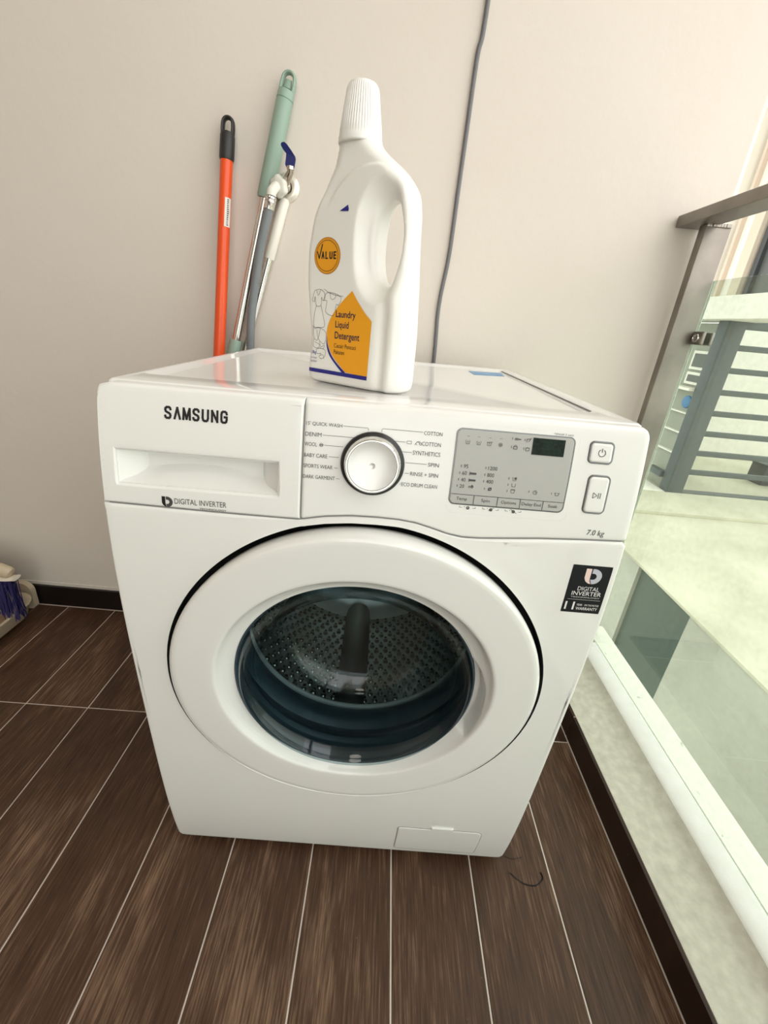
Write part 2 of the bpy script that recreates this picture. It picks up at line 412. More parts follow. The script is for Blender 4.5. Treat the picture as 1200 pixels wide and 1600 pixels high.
wv = [(.6470, -.12), (.6470, .088), (.652, .0915), (.660, .0945), (.672, .0957), (.6918, .0957), (.6926, .0942), (.6926, -.12)]
strip(wv, -2.6, .608).build('kerb_cove', M['kpaint'], kerb, angle=60)
ov = [(.6942, -.20), (.6942, .0942), (.695, .0957), (.748, .0957), (.752, .093), (.752, -.20)]
strip(ov, -2.6, .608).build('outer_ledge', M['kout'], kerb, angle=40)
MB().box(.69, .752, -2.6, .608, -6, -.2).build('slab_edge', M['kout'], kerb, smooth=False)
MB().box(.5355, .5412, -2.6, .600, -.0006, .0688).build('grout_bed', M['grout_d'], kerb, smooth=False)
for a, b in ((-2.6, -1.507), (-1.507, -.607), (-.607, .2925), (.2925, .598)):
    MB().box(.5335, .5405, a+.0012, b-.0012, .0010, .0692, .0006).build('kerb_tile', M['wood_d'], kerb, smooth=False)

# ================================================================ BALUSTRADE
bal = thing('balustrade', 'glass balcony balustrade with a brushed steel post and top rail', 'railing', (.69, .4, .0957))
BP = lambda o: setattr(o, 'matrix_parent_inverse', Matrix.Translation((-.69, -.4, -.0957)))
m_ = MB()
def frame_tube(x0, x1, y0, y1, z0, z1): return MB().box(x0, x1, y0, y1, z0, z1, .0015)
o = frame_tube(.598, .6555, -2.55, .6045, 1.1635, 1.1855).build('top_rail', M['steel'], bal); BP(o)
def post(y):
    o = frame_tube(.628, .681, y, y+.02, .088, 1.1633).build('post', M['steel'], bal); BP(o)
    w = MB(); random.seed(2)
    for i in range(9):
        x = .632+i*.0055; w.box(x-.003, x+.003, y-.003+random.uniform(-.001, .001), y+.001, 1.1585, 1.1655, .001)
    o2 = w.build('weld_bead', M['steel_d'], o)
    f_ = MB().box(.618, .690, y-.018, y+.038, .0715 if False else .094, .099, .001).build('foot_plate', M['steel'], o)
for y in (.55, -.75, -2.0): post(y)
gl = MB().box(.689, .695, -.73, .5635, .088, 1.0645, .0008).build('glass_pane', M['pane'], bal, smooth=False); BP(gl)
gl2 = MB().box(.689, .695, -2.5, -.765, .088, 1.0645, .0008).build('glass_pane', M['pane'], bal, smooth=False); BP(gl2)
M['edge'] = mat('pale_glass_edge', (.85, .86, .78), .3)
o = MB().box(.6885, .6955, .5635, .5645, .088, 1.0645).build('glass_edge', M['edge'], bal, smooth=False); BP(o)
for y, sgn in ((.56, -1),):
    c = MB().box(.679, .6875, .522, .556, .934, .962, .003).box(.6985, .706, .522, .556, .934, .962, .003).build('glass_clamp', M['steel_d'], bal); BP(c)
    mt = Matrix.Translation((.6795, .538, .948)) @ Matrix.Rotation(-PI/2, 4, 'Y')
    MB().lathe([(0, .004), (.0035, .004), (.004, .002), (.006, .002), (.007, .0045), (.009, .0045), (.0095, 0)], 24, mt).build('bolt', M['chrome'], c)

# ================================================================ NEIGHBOURING BUILDINGS
lt = thing('lower_terrace', 'pale concrete roof terrace below the balcony with a dark glazed opening in its wall', 'terrace', (2.2, 2, -.72))
def kid(o, p): o.matrix_parent_inverse = p.matrix_basis.inverted() if False else Matrix.Translation(-Vector(p.location)); return o
kid(MB().box(2.2, 9, -6, 4.2, -.765, -.735, .002).build('roof_slab', M['roofc'], lt, smooth=False), lt)
kid(MB().box(2.185, 2.2, -6, 4.2, -.752, -.732, .002).build('edge_coping', M['roofc'], lt, smooth=False), lt)
kid(MB().box(2.203, 2.4, -6, 1.873, -8, -.765).build('render_wall', M['lwall'], lt, smooth=False), lt)
kid(MB().box(2.203, 2.4, 2.49, 4.2, -8, -.765).build('render_wall', M['lwall'], lt, smooth=False), lt)
kid(MB().box(2.235, 2.36, 1.873, 2.49, -8, -.765).build('dark_glazing', M['dgreen'], lt, smooth=False), lt)
for z in (-1.86,): kid(MB().box(2.225, 2.235, 1.873, 2.49, z, z+.02).build('glazing_bar', M['ac'], lt, smooth=False), lt)
kid(MB().box(2.4, 9, 3.55, 4.2, -.735, -.70, .004).build('raised_strip', M['roofc'], lt, smooth=False), lt)
nb = thing('neighbouring_building', 'neighbouring white building seen through the glass with blue grey louvred railing', 'building', (3.5, 4.2, -.73))
def nbp(mb, name, m, **k): return kid(mb.build(name, m, nb, **k), nb)
nbp(MB().box(3.46, 3.66, 4.2, 4.34, -.70, 1.25, .006), 'corner_column', M['greyrail'])
nbp(MB().box(3.66, 8, 4.22, 4.30, 1.15, 1.25, .004), 'top_beam', M['greyrail'])
for i in range(1, 8):
    z = 1.2-i*.2345
    nbp(MB().box(3.66, 8, 4.23, 4.27, z-.03, z+.03, .003), 'railing_bar', M['greyrail'])
nbp(MB().box(3.46, 8, 4.2, 4.32, -.735, -.69, .004), 'bottom_beam', M['greyrail'], smooth=False)
nbp(MB().box(3.46, 9, 4.32, 7.4, -.95, -.72), 'rear_slab', M['roofc'], smooth=False)
nbp(MB().box(3.75, 9, 6.6, 6.8, -.72, 1.3), 'rear_wall', M['facade'], smooth=False)
nbp(MB().box(3.3, 3.75, 2.6, 7.4, 1.22, 1.44, .01), 'canopy_slab', M['facade'], smooth=False)
# side face with panels, left of the column
nbp(MB().box(3.55, 3.62, 4.34, 7.4, -.72, 1.2), 'side_wall', M['ac'], smooth=False)
for (y0, y1, z0, z1) in ((4.41, 4.60, .73, .875), (4.41, 4.60, .565, .64)):
    w = nbp(MB().box(3.52, 3.55, y0-.07, y1+.04, z0-.03, z1+.03, .002), 'window_frame', M['facade'], smooth=False)
    MB().box(3.512, 3.522, y0, y1, z0, z1).build('pane', M['shade'], w, smooth=False)
nbp(MB().box(3.40, 3.55, 4.34, 5.2, .475, .505, .003), 'white_sill', M['facade'], smooth=False)
for z in (.215, -.012, -.257, -.52):
    nbp(MB().box(3.50, 3.56, 4.34, 7, z-.008, z+.008, .002), 'wall_ledge', M['facade'], smooth=False)
nbp(MB().box(3.42, 3.5, 4.34, 4.62, -.56, -.49, .002), 'wall_ledge', M['greyrail'], smooth=False)
mt = Matrix.Translation((3.55, 4.50, .335)) @ Matrix.Rotation(-PI/2, 4, 'Y')
nbp(MB().lathe([(0, .03), (.05, .03), (.07, .02), (.075, 0)], 24, mt), 'blue_disc', M['signb'])
nbp(MB().box(3.05, 3.46, 4.215, 4.95, -.734, -.700, .003), 'white_plinth', M['facade'], smooth=False)
# upper storey
nbp(MB().box(3.62, 4.1, 4.60, 7.4, 1.44, 6), 'upper_wall', M['facade'], smooth=False)
nbp(MB().box(3.57, 3.66, 4.70, 4.74, 1.44, 6, .004), 'corner_trim', M['pink'], smooth=False)
nbp(MB().box(3.56, 3.70, 4.39, 4.52, 1.44, 6, .004), 'beige_pier', M['beige'], smooth=False)
nbp(MB().box(3.60, 3.68, 4.30, 4.36, 1.44, 6, .003), 'window_frame', M['darkf'], smooth=False)
nbp(MB().box(3.64, 3.66, 3.0, 4.30, 1.44, 6), 'window_glazing', M['shade'], smooth=False)
nbp(MB().box(3.50, 3.62, 4.80, 12, 1.44, 6), 'white_return', M['facade'], smooth=False)
for i, (x, z, l) in enumerate(((5.15, -.70, 'dark square box standing behind the neighbouring railing, nearest the left'),
                          (5.62, -.70, 'larger dark box behind the neighbouring railing at the frame edge'))):
    b_ = thing('storage_box', l, 'box', (x+.12, 4.95, z-.02))
    kid(MB().box(x, x+.26, 4.85, 5.10, z-.02, z+.24+.1*i, .01).build('box_body', M['darkf'], b_), b_)
    kid(MB().box(x-.008, x+.268, 4.842, 5.108, z+.24+.1*i, z+.265+.1*i, .005).build('box_lid', M['darkf'], b_), b_)
struct('ground', MB().box(-30, 60, -40, 60, -8.3, -8), M['ground'], smooth=False)

# ================================================================ WASHING MACHINE
H = .844; D = .568
_c = np.polyfit([.844, .7136, .5744, .319, .02], [-.0016, -.0226, -.026, -.0154, .0131], 4)
yf = lambda z: float(np.polyval(_c, z))
wm = thing('washing_machine', 'white front loading washing machine standing on the dark plank floor', 'washing machine', (0, 0, 0), .0097)
F = lambda off=.0005: (lambda x, z: (x, yf(z)-off, z))
def fillet(d, r): return 0 if d >= r else r-math.sqrt(max(0, r*r-(r-d)**2))
def ringpanel(outer, inner, fr_, name, m, depth=.03, nr=12, fil=.005, hole_fil=.0, fn=yf, extra=None, cap_outer=True):
    """surface between inner and outer outlines (equal counts), front follows fn(z), edges rounded"""
    n = len(outer); o_ = np.array(outer); i_ = np.array(inner); m_ = MB()
    L = np.linalg.norm(o_-i_, axis=1).min()
    rings = []
    hs = [0, .0005, .0015, .003] if hole_fil else [0]
    for h in hs:  # near hole
        d_ = (o_-i_)/np.linalg.norm(o_-i_, axis=1)[:, None]; P = i_+d_*h
        rings.append([(x, fn(z)+(fillet(h, .003) if hole_fil else 0), z) for x, z in P])
    dn = [fil*t for t in (2.2, 1.0, .7, .42, .2, .07, 0)]
    for t in np.linspace(0, 1, nr)[1:-1]:
        P = i_+(o_-i_)*t; rings.append([(x, fn(z), z) for x, z in P])
    # inward direction via normals of outline
    tang = np.roll(o_, -1, 0)-np.roll(o_, 1, 0); nrm = np.stack([-tang[:, 1], tang[:, 0]], 1); nrm /= np.linalg.norm(nrm, axis=1)[:, None]
    cen = o_.mean(0); sgn = np.sign(((cen-o_)*nrm).sum(1)); nrm *= np.median(sgn)
    rings = [r for r in rings]
    for d in dn:
        P = o_+nrm*d; rings.append([(x, fn(z)+fillet(d, fil), z) for x, z in P])
    rings.append([(x, fn(z)+depth, z) for x, z in o_])
    for r in rings: m_.v += r
    for j in range(len(rings)-1):
        for k_ in range(n): m_.f.append((j*n+k_, j*n+(k_+1) % n, (j+1)*n+(k_+1) % n, (j+1)*n+k_))
    return m_
def rrect(x0, x1, z0, z1, r, n=8, k=10):
    """rounded rectangle with k points per side, (x,z); r = (bl, br, tr, tl)"""
    if not isinstance(r, (tuple, list)): r = (r,)*4
    out = []
    cs = [(x0, z0, r[0], PI), (x1, z0, r[1], 1.5*PI), (x1, z1, r[2], 0), (x0, z1, r[3], .5*PI)]
    for i, (cx, cz, rr_, a0) in enumerate(cs):
        sx = 1 if cx == x0 else -1; sz = 1 if cz == z0 else -1
        for j in range(n+1):
            a = a0+PI/2*j/n; out.append((cx+sx*rr_+rr_*math.cos(a), cz+sz*rr_+rr_*math.sin(a)))
        nx = cs[(i+1) % 4]; ex = (cx+sx*rr_+rr_*math.cos(a0+PI/2), cz+sz*rr_+rr_*math.sin(a0+PI/2))
        sx2 = 1 if nx[0] == x0 else -1; sz2 = 1 if nx[1] == z0 else -1
        st = (nx[0]+sx2*nx[2]+nx[2]*math.cos(nx[3]), nx[1]+sz2*nx[2]+nx[2]*math.sin(nx[3]))
        for j in range(1, k): out.append((ex[0]+(st[0]-ex[0])*j/k, ex[1]+(st[1]-ex[1])*j/k))
    return out
# seam curve between control fascia and lower front
sx_ = [-.30, -.25, -.20, -.14, -.078, -.05, -.02, .01, .035, .055, .075, .092, .11, .13, .16, .20, .25, .30]
sz_ = [.7105, .7098, .709, .7085, .7085, .7145, .7180, .7188, .7182, .7160, .7110, .7060, .7032, .7035, .706, .7095, .7125, .7146]
seam = lambda x: float(np.interp(x, sx_, sz_))
DC = (.0, .4555)   # door centre x,z
RR = .2545; RC = (.0005, .4580)
# lower front: outline dense, recess circle as inner
def resample_by_angle(outline, c, N=256):
    P = np.array(outline); out = []
    for k_ in range(N):
        a = 2*PI*k_/N; d = np.array([math.cos(a), math.sin(a)]); best = None
        for i in range(len(P)):
            p = P[i]; q = P[(i+1) % len(P)]; e = q-p; den = d[0]*(-e[1])+d[1]*e[0]
            if abs(den) < 1e-12: continue
            r_ = p-np.array(c); t = (r_[0]*(-e[1])+r_[1]*e[0])/den; s_ = (d[0]*r_[1]-d[1]*r_[0])/den
            if t > 0 and -1e-9 <= s_ <= 1+1e-9: best = t if best is None else max(best, t)
        out.append((c[0]+d[0]*best, c[1]+d[1]*best))
    return out
low = []
base = rrect(-.30, .30, .018, .70, (.011, .011, .0, .0), 6, 24)
for x, z in base:
    if z > .699: continue
    low.append((x, z))
# split: points run bl corner -> bottom -> br -> right side -> ; then seam from right to left
right = [p for p in low]
# order: find where right side ends
top = [(x, seam(x)-.0005) for x in np.linspace(.30, -.30, 80)]
i_r = max(i for i, p in enumerate(low) if abs(p[0]-.30) < 1e-6)
outline = low[:i_r+1]+top+low[i_r+1:]
out_r = resample_by_angle(outline, RC, 360)
in_r = [(RC[0]+RR*math.cos(2*PI*k_/360), RC[1]+RR*math.sin(2*PI*k_/360)) for k_ in range(360)]
top_gap = min(np.linalg.norm(np.array(out_r)-np.array(in_r), axis=1))
fp = ringpanel(out_r, in_r, None, 'front_panel', M['white'], depth=.05, nr=10, fil=.0035, hole_fil=0)
fp.build('front_panel', M['white'], wm, angle=50)
# recess well behind the door
m_ = MB(); n = 96
rg = []
for (r_, off) in ((RR, 0.0), (RR-.0006, .003), (RR-.001, .030), (.20, .045)):
    rg.append([(RC[0]+r_*math.cos(2*PI*k_/n), yf(RC[1]+r_*math.sin(2*PI*k_/n))+off, RC[1]+r_*math.sin(2*PI*k_/n)) for k_ in range(n)])
for r_ in rg: m_.v += r_
for j in range(len(rg)-1):
    for k_ in range(n): m_.f.append((j*n+k_, j*n+(k_+1) % n, (j+1)*n+(k_+1) % n, (j+1)*n+k_))
m_.build('door_recess', M['gap'], wm)
# cabinet body: open-front box made of sides, back, bottom
cb = MB().box(-.2985, -.2955, .0235, D-.012, .02, .8275).box(.2955, .2985, .0235, D-.012, .02, .8275)
cb.box(-.2955, .2955, D-.016, D-.012, .02, .826).box(-.2955, .2955, .05, D-.016, .02, .024)
cb.build('cabinet', M['white'], wm, smooth=False)
# gap liner behind seams
m_ = MB()
for (x0, x1, z0, z1) in ((-.294, .294, .69, .835),):
    xs = np.linspace(x0, x1, 30)
    b0 = len(m_.v)
    for x in xs:
        for z in (seam(x)-.006, seam(x)+.006): m_.v.append((x, yf(z)+.0020, z))
    for i in range(29): m_.f.append((b0+2*i, b0+2*i+1, b0+2*i+3, b0+2*i+2))
b0 = len(m_.v)
for z in np.linspace(.70, .836, 10):
    for x in (-.0835, -.0705): m_.v.append((x, yf(z)+.0020, z))
for i in range(9): m_.f.append((b0+2*i, b0+2*i+1, b0+2*i+3, b0+2*i+2))
m_.build('seam_backing', M['print_l'], wm, smooth=False)
for sx in (-.25, .25):
    for sy in (.07, .49):
        MB().lathe([(0, 0), (.022, 0), (.024, .004), (.018, .010), (.012, .011), (.012, .03), (0, .03)], 20, Matrix.Translation((sx, sy, .0005))).build('foot', M['gap'], wm)
# lid
lid_out = []
lm = MB()
def lidring(x0, x1, y0, y1, r, z, n=6, k=8):
    return [(x, y, z) for x, y in rrect(x0, x1, y0, y1, r, n, k)]
LX, LY0, LY1 = .2995, .0105, D
zl = lambda y: H
rings = [lidring(-LX, LX, LY0, LY1, .010, .8265), lidring(-LX, LX, LY0, LY1, .010, .8385), lidring(-LX+.0012, LX-.0012, LY0+.0012, LY1-.0012, .009, .8418),
         lidring(-LX+.004, LX-.004, LY0+.004, LY1-.004, .008, .8438), lidring(-LX+.007, LX-.007, LY0+.007, LY1-.007, .007, H),
         lidring(-.2885, .2745, .0630, .5380, .010, H), lidring(-.2865, .2725, .0650, .5360, .008, H-.0006), lidring(-.2745, .2665, .0740, .5250, .005, H-.0042),
         lidring(-.2725, .2645, .0760, .5230, .004, H-.0046)]
n = len(rings[0])
for r_ in rings: lm.v += r_
for j in range(len(rings)-1):
    for k_ in range(n): lm.f.append((j*n+k_, j*n+(k_+1) % n, (j+1)*n+(k_+1) % n, (j+1)*n+k_))
lm.f.append(tuple((len(rings)-1)*n+k_ for k_ in range(n))); lm.f.append(tuple(range(n))[::-1])
lid = lm.build('lid', M['lid'], wm, angle=50)
LIDZ = H-.0046
MB().box(.2690, .2722, .082, .522, H-.0052, H-.0012).build('lid_slope_shade', M['print_l'], wm, smooth=False)  # grey strip painting in the shade of the lid's right inset slope
# control fascia (right) and detergent drawer (left)
XS = -.0765
def fascia_outline(x0, x1, tl, tr, k=26):
    """bottom edge left->right along seam, then right side up, top right->left, left side down"""
    b = [(x, seam(x)+.0005) for x in np.linspace(x0, x1, k)]
    ztop = H-.0015
    r = []
    if tr: r = [(x1-tr+tr*math.cos(a), ztop-tr+tr*math.sin(a)) for a in np.linspace(0, PI/2, 8)]
    else: r = [(x1, ztop)]
    l = [(x0+tl-tl*math.sin(a), ztop-tl+tl*math.cos(a)) for a in np.linspace(0, PI/2, 8)] if tl else [(x0, ztop)]
    rs = [(x1, z) for z in np.linspace(b[-1][1], r[0][1], 14)[1:-1]]
    ls = [(x0, z) for z in np.linspace(l[-1][1], b[0][1], 14)[1:-1]]
    tp_ = [(x, ztop) for x in np.linspace(r[-1][0], l[0][0], k)[1:-1]]
    return b+rs+r+tp_+l+ls
def grid_fill(outline, name, m, depth=.03, fil=.004, inner=None, hole_fil=0):
    c = np.array(outline).mean(0)
    if inner is None:
        inner = [tuple(c+(np.array(p)-c)*.02) for p in outline]
        m_ = ringpanel(outline, inner, None, name, m, depth, 26, fil)
        n = len(outline); m_.f.append(tuple(range(n)))
        return m_
    return ringpanel(outline, inner, None, name, m, depth, 10, fil, hole_fil)
# fascia as structured grid so that it follows the bulge exactly
def grid_panel(x0, x1, tl, tr, fil=.004, depth=.028, holes=()):
    ts = [0, .02, .06, .12, .2, .35, .5, .75, 1.0, 2.0]
    m_ = MB(); ztop = H-.0012
    W_ = x1-x0
    us = [fil*t for t in ts]+list(np.linspace(fil*2.4, W_-fil*2.4, 60))+[W_-fil*t for t in ts[::-1]]
    nv = 24; N_ = len(us)
    rowsz = []
    for i, u in enumerate(us):
        x = x0+u; zb = seam(x)+.0005; zt = ztop
        if tl and u < tl: zt = ztop-(tl-math.sqrt(max(0, tl*tl-(tl-u)**2)))
        if tr and W_-u < tr: zt = ztop-(tr-math.sqrt(max(0, tr*tr-(tr-(W_-u))**2)))
        h = zt-zb; F2 = .006
        vs = [(fil*t) for t in ts]+list(np.linspace(fil*2.4, h-F2*2.2, nv))+[h-F2*t for t in ts[::-1]]
        rowsz.append([(x, zb+v) for v in vs])
        for v in vs:
            z = zb+v; dx = min(u, W_-u); 
            y = yf(z)+fillet(v, fil)+fillet(h-v, F2)*1.0
            fx = fil if not ((tl and u < W_/2) or (tr and u > W_/2)) else .006
            y += fillet(dx, min(fx, fil*2))
            m_.v.append((x, min(y, yf(z)+.009), z))
    NV = len(rowsz[0])
    for i in range(N_-1):
        for j in range(NV-1): m_.f.append((i*NV+j, (i+1)*NV+j, (i+1)*NV+j+1, i*NV+j+1))
    # skirt back
    bd = [i*NV for i in range(N_)]+[(N_-1)*NV+j for j in range(1, NV)]+[i*NV+NV-1 for i in range(N_-2, -1, -1)]+[j for j in range(NV-2, 0, -1)]
    b0 = len(m_.v)
    for q in bd: v = m_.v[q]; m_.v.append((v[0], depth, v[2]))
    for k_ in range(len(bd)): m_.f.append((bd[k_], bd[(k_+1) % len(bd)], b0+(k_+1) % len(bd), b0+k_))
    return m_
grid_panel(XS+.0004, .2998, 0, .011).build('control_fascia', M['whitep'], wm, angle=50)
# drawer front with a pull recess
def four(x0, x1, z0, z1, k=16, zb=None):
    P = [(x, (zb(x) if zb else z0)) for x in np.linspace(x0, x1, k+1)[:-1]]
    P += [(x1, z) for z in np.linspace(zb(x1) if zb else z0, z1, k+1)[:-1]]
    P += [(x, z1) for x in np.linspace(x1, x0, k+1)[:-1]]
    P += [(x0, z) for z in np.linspace(z1, zb(x0) if zb else z0, k+1)[:-1]]
    return P
oo = four(-.2998, XS-.0004, 0, H-.0012, 16, lambda x: seam(x)+.0005)
oo = oo[:32]
_x0, _x1, _z1, _z0, _r = -.2998, XS-.0004, H-.0012, seam(-.2998)+.0005, .011
def _res(pts, n):
    P_ = np.array(pts); d_ = np.r_[0, np.cumsum(np.linalg.norm(np.diff(P_, axis=0), axis=1))]; t_ = np.linspace(0, d_[-1], n+1)[:-1]
    return [(float(np.interp(q, d_, P_[:, 0])), float(np.interp(q, d_, P_[:, 1]))) for q in t_]
_arc = lambda a0, a1: [(_x0+_r+_r*math.cos(a), _z1-_r+_r*math.sin(a)) for a in np.linspace(a0, a1, 8)]
oo += _res([(_x1, _z1)]+_arc(PI/2, .75*PI), 16)+_res(_arc(.75*PI, PI)+[(_x0, _z0)], 16)
o2 = oo
ri = four(-.2815, -.1025, .7345, .7725, 16)
# slight shear: recess lower edge drifts
n = len(o2); dm = ringpanel(o2, ri, None, '', None, depth=.028, nr=10, fil=.0040, hole_fil=1)
# recess interior rings
def ring_in(x0, x1, z0, z1, dy, lip=0):
    P = four(x0, x1, z0, z1, 16); out = []
    for i, (x, z) in enumerate(P):
        if lip and i < 17:  # bottom edge: scooped lip
            t = (x-x0)/(x1-x0); z = z+lip*max(0, math.sin(PI*min(1, max(0, (t-.08)/.80))))**.8
        out.append((x, yf(z)+dy, z))
    return out
ins = [ring_in(-.2808, -.1032, .7352, .7718, .0025), ring_in(-.2795, -.1045, .7365, .7712, .006), ring_in(-.268, -.118, .7400, .7700, .0150, .004), ring_in(-.262, -.124, .7440, .7690, .024, .007), ring_in(-.2600, -.126, .7480, .7685, .0275, .006)]
b0 = len(dm.v)
for r_ in ins: dm.v += r_
prev = 0
for j in range(len(ins)):
    a = 0 if j == 0 else b0+(j-1)*n; c = b0+j*n
    for k_ in range(n): dm.f.append((a+k_, a+(k_+1) % n, c+(k_+1) % n, c+k_))
dm.f.append(tuple(b0+(len(ins)-1)*n+k_ for k_ in range(n)))
drawer = dm.build('detergent_drawer', M['whitep'], wm, angle=40)
# prints on drawer
SF = Flat().letters('SYMSUNG', -.2262, -.1580, .8100, .8236, .0024, .24); SF.build('brand_lettering', M['black'], drawer, F())
f_ = Flat(); f_.text('DIGITAL INVERTER', -.2185, -.1600, .7160, .7225, bold=.0)
f_.text('TECHNOLOGY', -.1905, -.1600, .7115, .7135, bold=.01); f_.build('inverter_lettering', M['print'], drawer, F())
def emblem(cx, cz, h):
    """two-piece rounded emblem: left bar with curved foot, right half ring"""
    a = Flat(); w = h*.95
    x0 = cx-w/2
    bar = [(x0, cz+h/2), (x0+w*.33, cz+h/2), (x0+w*.33, cz-h*.12), (x0+w*.36, cz-h*.33), (x0+w*.46, cz-h*.5), (x0+w*.28, cz-h*.46), (x0+w*.1, cz-h*.33), (x0, cz-h*.12)]
    a.poly(bar)
    b = Flat(); b.ring(x0+w*.50, cz, h*.20, h*.5, 24, -PI*.5, PI*.5, 1.0); b.rect(x0+w*.40, x0+w*.51, cz+h*.20, cz+h*.5); b.poly([(x0+w*.38, cz-h*.2), (x0+w*.51, cz-h*.2), (x0+w*.51, cz-h*.5), (x0+w*.44, cz-h*.38)])
    return a, b
a_, b_ = emblem(-.2268, .7175, .0125); a_.build('emblem_bar', M['black'], drawer, F()); b_.build('emblem_loop', M['print'], drawer, F())

# knob
KC = (.0008, .7808); ky = yf(KC[1])
slope = (yf(.80)-yf(.76))/.04
tilt = math.atan(slope)
KM = Matrix.Translation((KC[0], ky, KC[1])) @ Matrix.Rotation(PI/2-tilt, 4, 'X')   # local z -> outwards (-y)
knob = MB().lathe([(.0350, -.001), (.0350, .0030), (.0345, .0045), (.0328, .0062), (.0318, .0066)], 64, KM).build('knob', M['black'], wm); knob.name = 'program_knob'
MB().lathe([(.0319, .0), (.0317, .008), (.0298, .0140), (.0288, .0172), (.0276, .0184), (.0267, .0184), (.0262, .0170)], 64, KM).build('chrome_ring', M['chrome'], knob)
M['knobw'] = mat('pearl_knob_face', (.74, .74, .72), .28, .25)
MB().lathe([(.0263, .0168), (.0258, .0178), (.024, .0172), (.018, .0160), (.010, .0153), (.0032, .0151), (.0030, .0140), (.0018, .0134), (0, .0132)], 64, KM).build('knob_face', M['knobw'], knob)
# programme names
f_ = Flat()
tr_ = [("15' QUICK WASH", -.0738, -.0350, .8160, .8205), ('DENIM', -.0742, -.0566, .8050, .8092), ('WOOL', -.0745, -.0610, .7944, .7986), ('BABY CARE', -.0745, -.0490, .7825, .7867), ('SPORTS WEAR', -.0747, -.0425, .7708, .7750), ('DARK GARMENT', -.0747, -.0395, .7588, .7630)]
for t_, a, b, c, d in tr_: Flat().text(t_, a, b, c, d, .0).build('programme_name', M['print'], wm, F())
for t_, a, b, c, d in (('COTTON', .0535, .0735, .8165, .8205), ('COTTON', .0525, .0730, .8050, .8092), ('SYNTHETICS', .0435, .0735, .7945, .7990), ('SPIN', .0615, .0735, .7830, .7872), ('RINSE + SPIN', .0430, .0738, .7715, .7757), ('ECO DRUM CLEAN', .0345, .0742, .7590, .7632)): Flat().text(t_, a, b, c, d, .0).build('programme_name', M['print'], wm, F())
Flat().ring(-.0562, .7965, .0017, .0021, 16).stroke([(-.0580, .7970), (-.0544, .7970)], .0006).stroke([(-.0578, .7960), (-.0546, .7960)], .0006).build('programme_symbol', M['print'], wm, F())
f_.stroke([(.0355, .8072), (.0367, .8087), (.0410, .8087), (.0410, .8057), (.0367, .8057)], .0004, True)
f_.ring(.0478, .8066, .0016, .0020, 12, .2, 4.4).ring(.0508, .8066, .0009, .0015, 12).stroke([(.0448, .8052), (.0470, .8085), (.0500, .8090)], .0005)
f_.build('programme_symbol', M['print'], wm, F())
f_ = Flat(); lw = .0004
for p in ([(-.0335, .8185), (-.0075, .8185), (-.0065, .8175), (-.0065, .8160)], [(-.055, .8072), (-.0205, .8072)], [(-.053, .7965), (-.0325, .7965)], [(-.0475, .7846), (-.0365, .7846)], [(-.0405, .7728), (-.0372, .7728)], [(-.0380, .7610), (-.0345, .7610)],
          [(.0520, .8192), (.0090, .8192), (.0080, .8182), (.0080, .8160)], [(.0340, .8072), (.0225, .8072)], [(.0425, .7967), (.0325, .7967)], [(.0600, .7852), (.0365, .7852)], [(.0415, .7736), (.0370, .7736)], [(.0335, .7612), (.0325, .7612)]): Flat().stroke(p, lw).build('programme_line', M['print'], wm, F())

# display window
def shear(x, z): return (x, z)
dw = Flat()
DX0, DX1, DZ0, DZ1 = .0895, .2170, .7443, .8262
ro = rrect(DX0, DX1, DZ0, DZ1, .0055, 6, 6); m_ = MB()
def outl(mb, pts, yo):  # add ring
    mb.v += [(x, yf(z)+yo, z) for x, z in pts]
def off(pts, d):
    c = np.array(pts); t_ = np.roll(c, -1, 0)-np.roll(c, 1, 0); nn_ = np.stack([-t_[:, 1], t_[:, 0]], 1); nn_ /= np.maximum(np.linalg.norm(nn_, axis=1), 1e-9)[:, None]
    return [tuple(p) for p in c+nn_*d]
def stack(levels, name, m, parent, capped=True, angle=40):
    """levels: list of (pts, yo)"""
    m_ = MB(); n = len(levels[0][0])
    for pts, yo in levels: outl(m_, pts, yo)
    for j in range(len(levels)-1):
        for k_ in range(n): m_.f.append((j*n+k_, j*n+(k_+1) % n, (j+1)*n+(k_+1) % n, (j+1)*n+k_))
    if capped:   # cap in rows so that it follows the bulging front
        pts, yo = levels[-1]; Q = list(pts)+[pts[0]]; zz = sorted(set(round(p[1], 6) for p in pts)); z0_, z1_ = zz[0], zz[-1]
        rows_ = sorted(set(zz[:6]+zz[-6:]+[z0_+(z1_-z0_)*i/12 for i in range(1, 12)])); prev_ = None
        for z in rows_:
            zc = min(max(z, z0_+1e-6), z1_-1e-6); xs_ = [a+(c-a)*(zc-b)/(d-b) for (a, b), (c, d) in zip(Q[:-1], Q[1:]) if (b-zc)*(d-zc) < 0]
            if len(xs_) < 2: continue
            k0 = len(m_.v); m_.v += [(min(xs_), yf(z)+yo, z), (max(xs_), yf(z)+yo, z)]
            if prev_ is not None: m_.f.append((prev_, prev_+1, k0+1, k0))
            prev_ = k0
    return m_.build(name, m, parent, angle=angle)
rim = stack([(off(ro, -.0012), .0008), (off(ro, -.0012), -.0003), (off(ro, 0), -.0004), (off(ro, .0002), .0003)], 'display_rim', M['btnring'], wm, False)
win = stack([(ro, .0003), (off(ro, .0004), -.0005), (off(ro, .0012), -.0007)], 'display_window', M['silver'], wm)
FW = lambda x, z: (x, yf(z)-.0011, z)
f_ = Flat(); BZ = .7555
f_.stroke([(DX0+.0008, BZ), (DX1-.0008, BZ)], .0006)
bx = [DX0, .1165, .1430, .1685, .1940, DX1]
for x in bx[1:-1]: f_.stroke([(x, BZ), (x, DZ0+.0010)], .0007)
f_.build('button_divisions', M['print'], win, FW)
f_ = Flat()
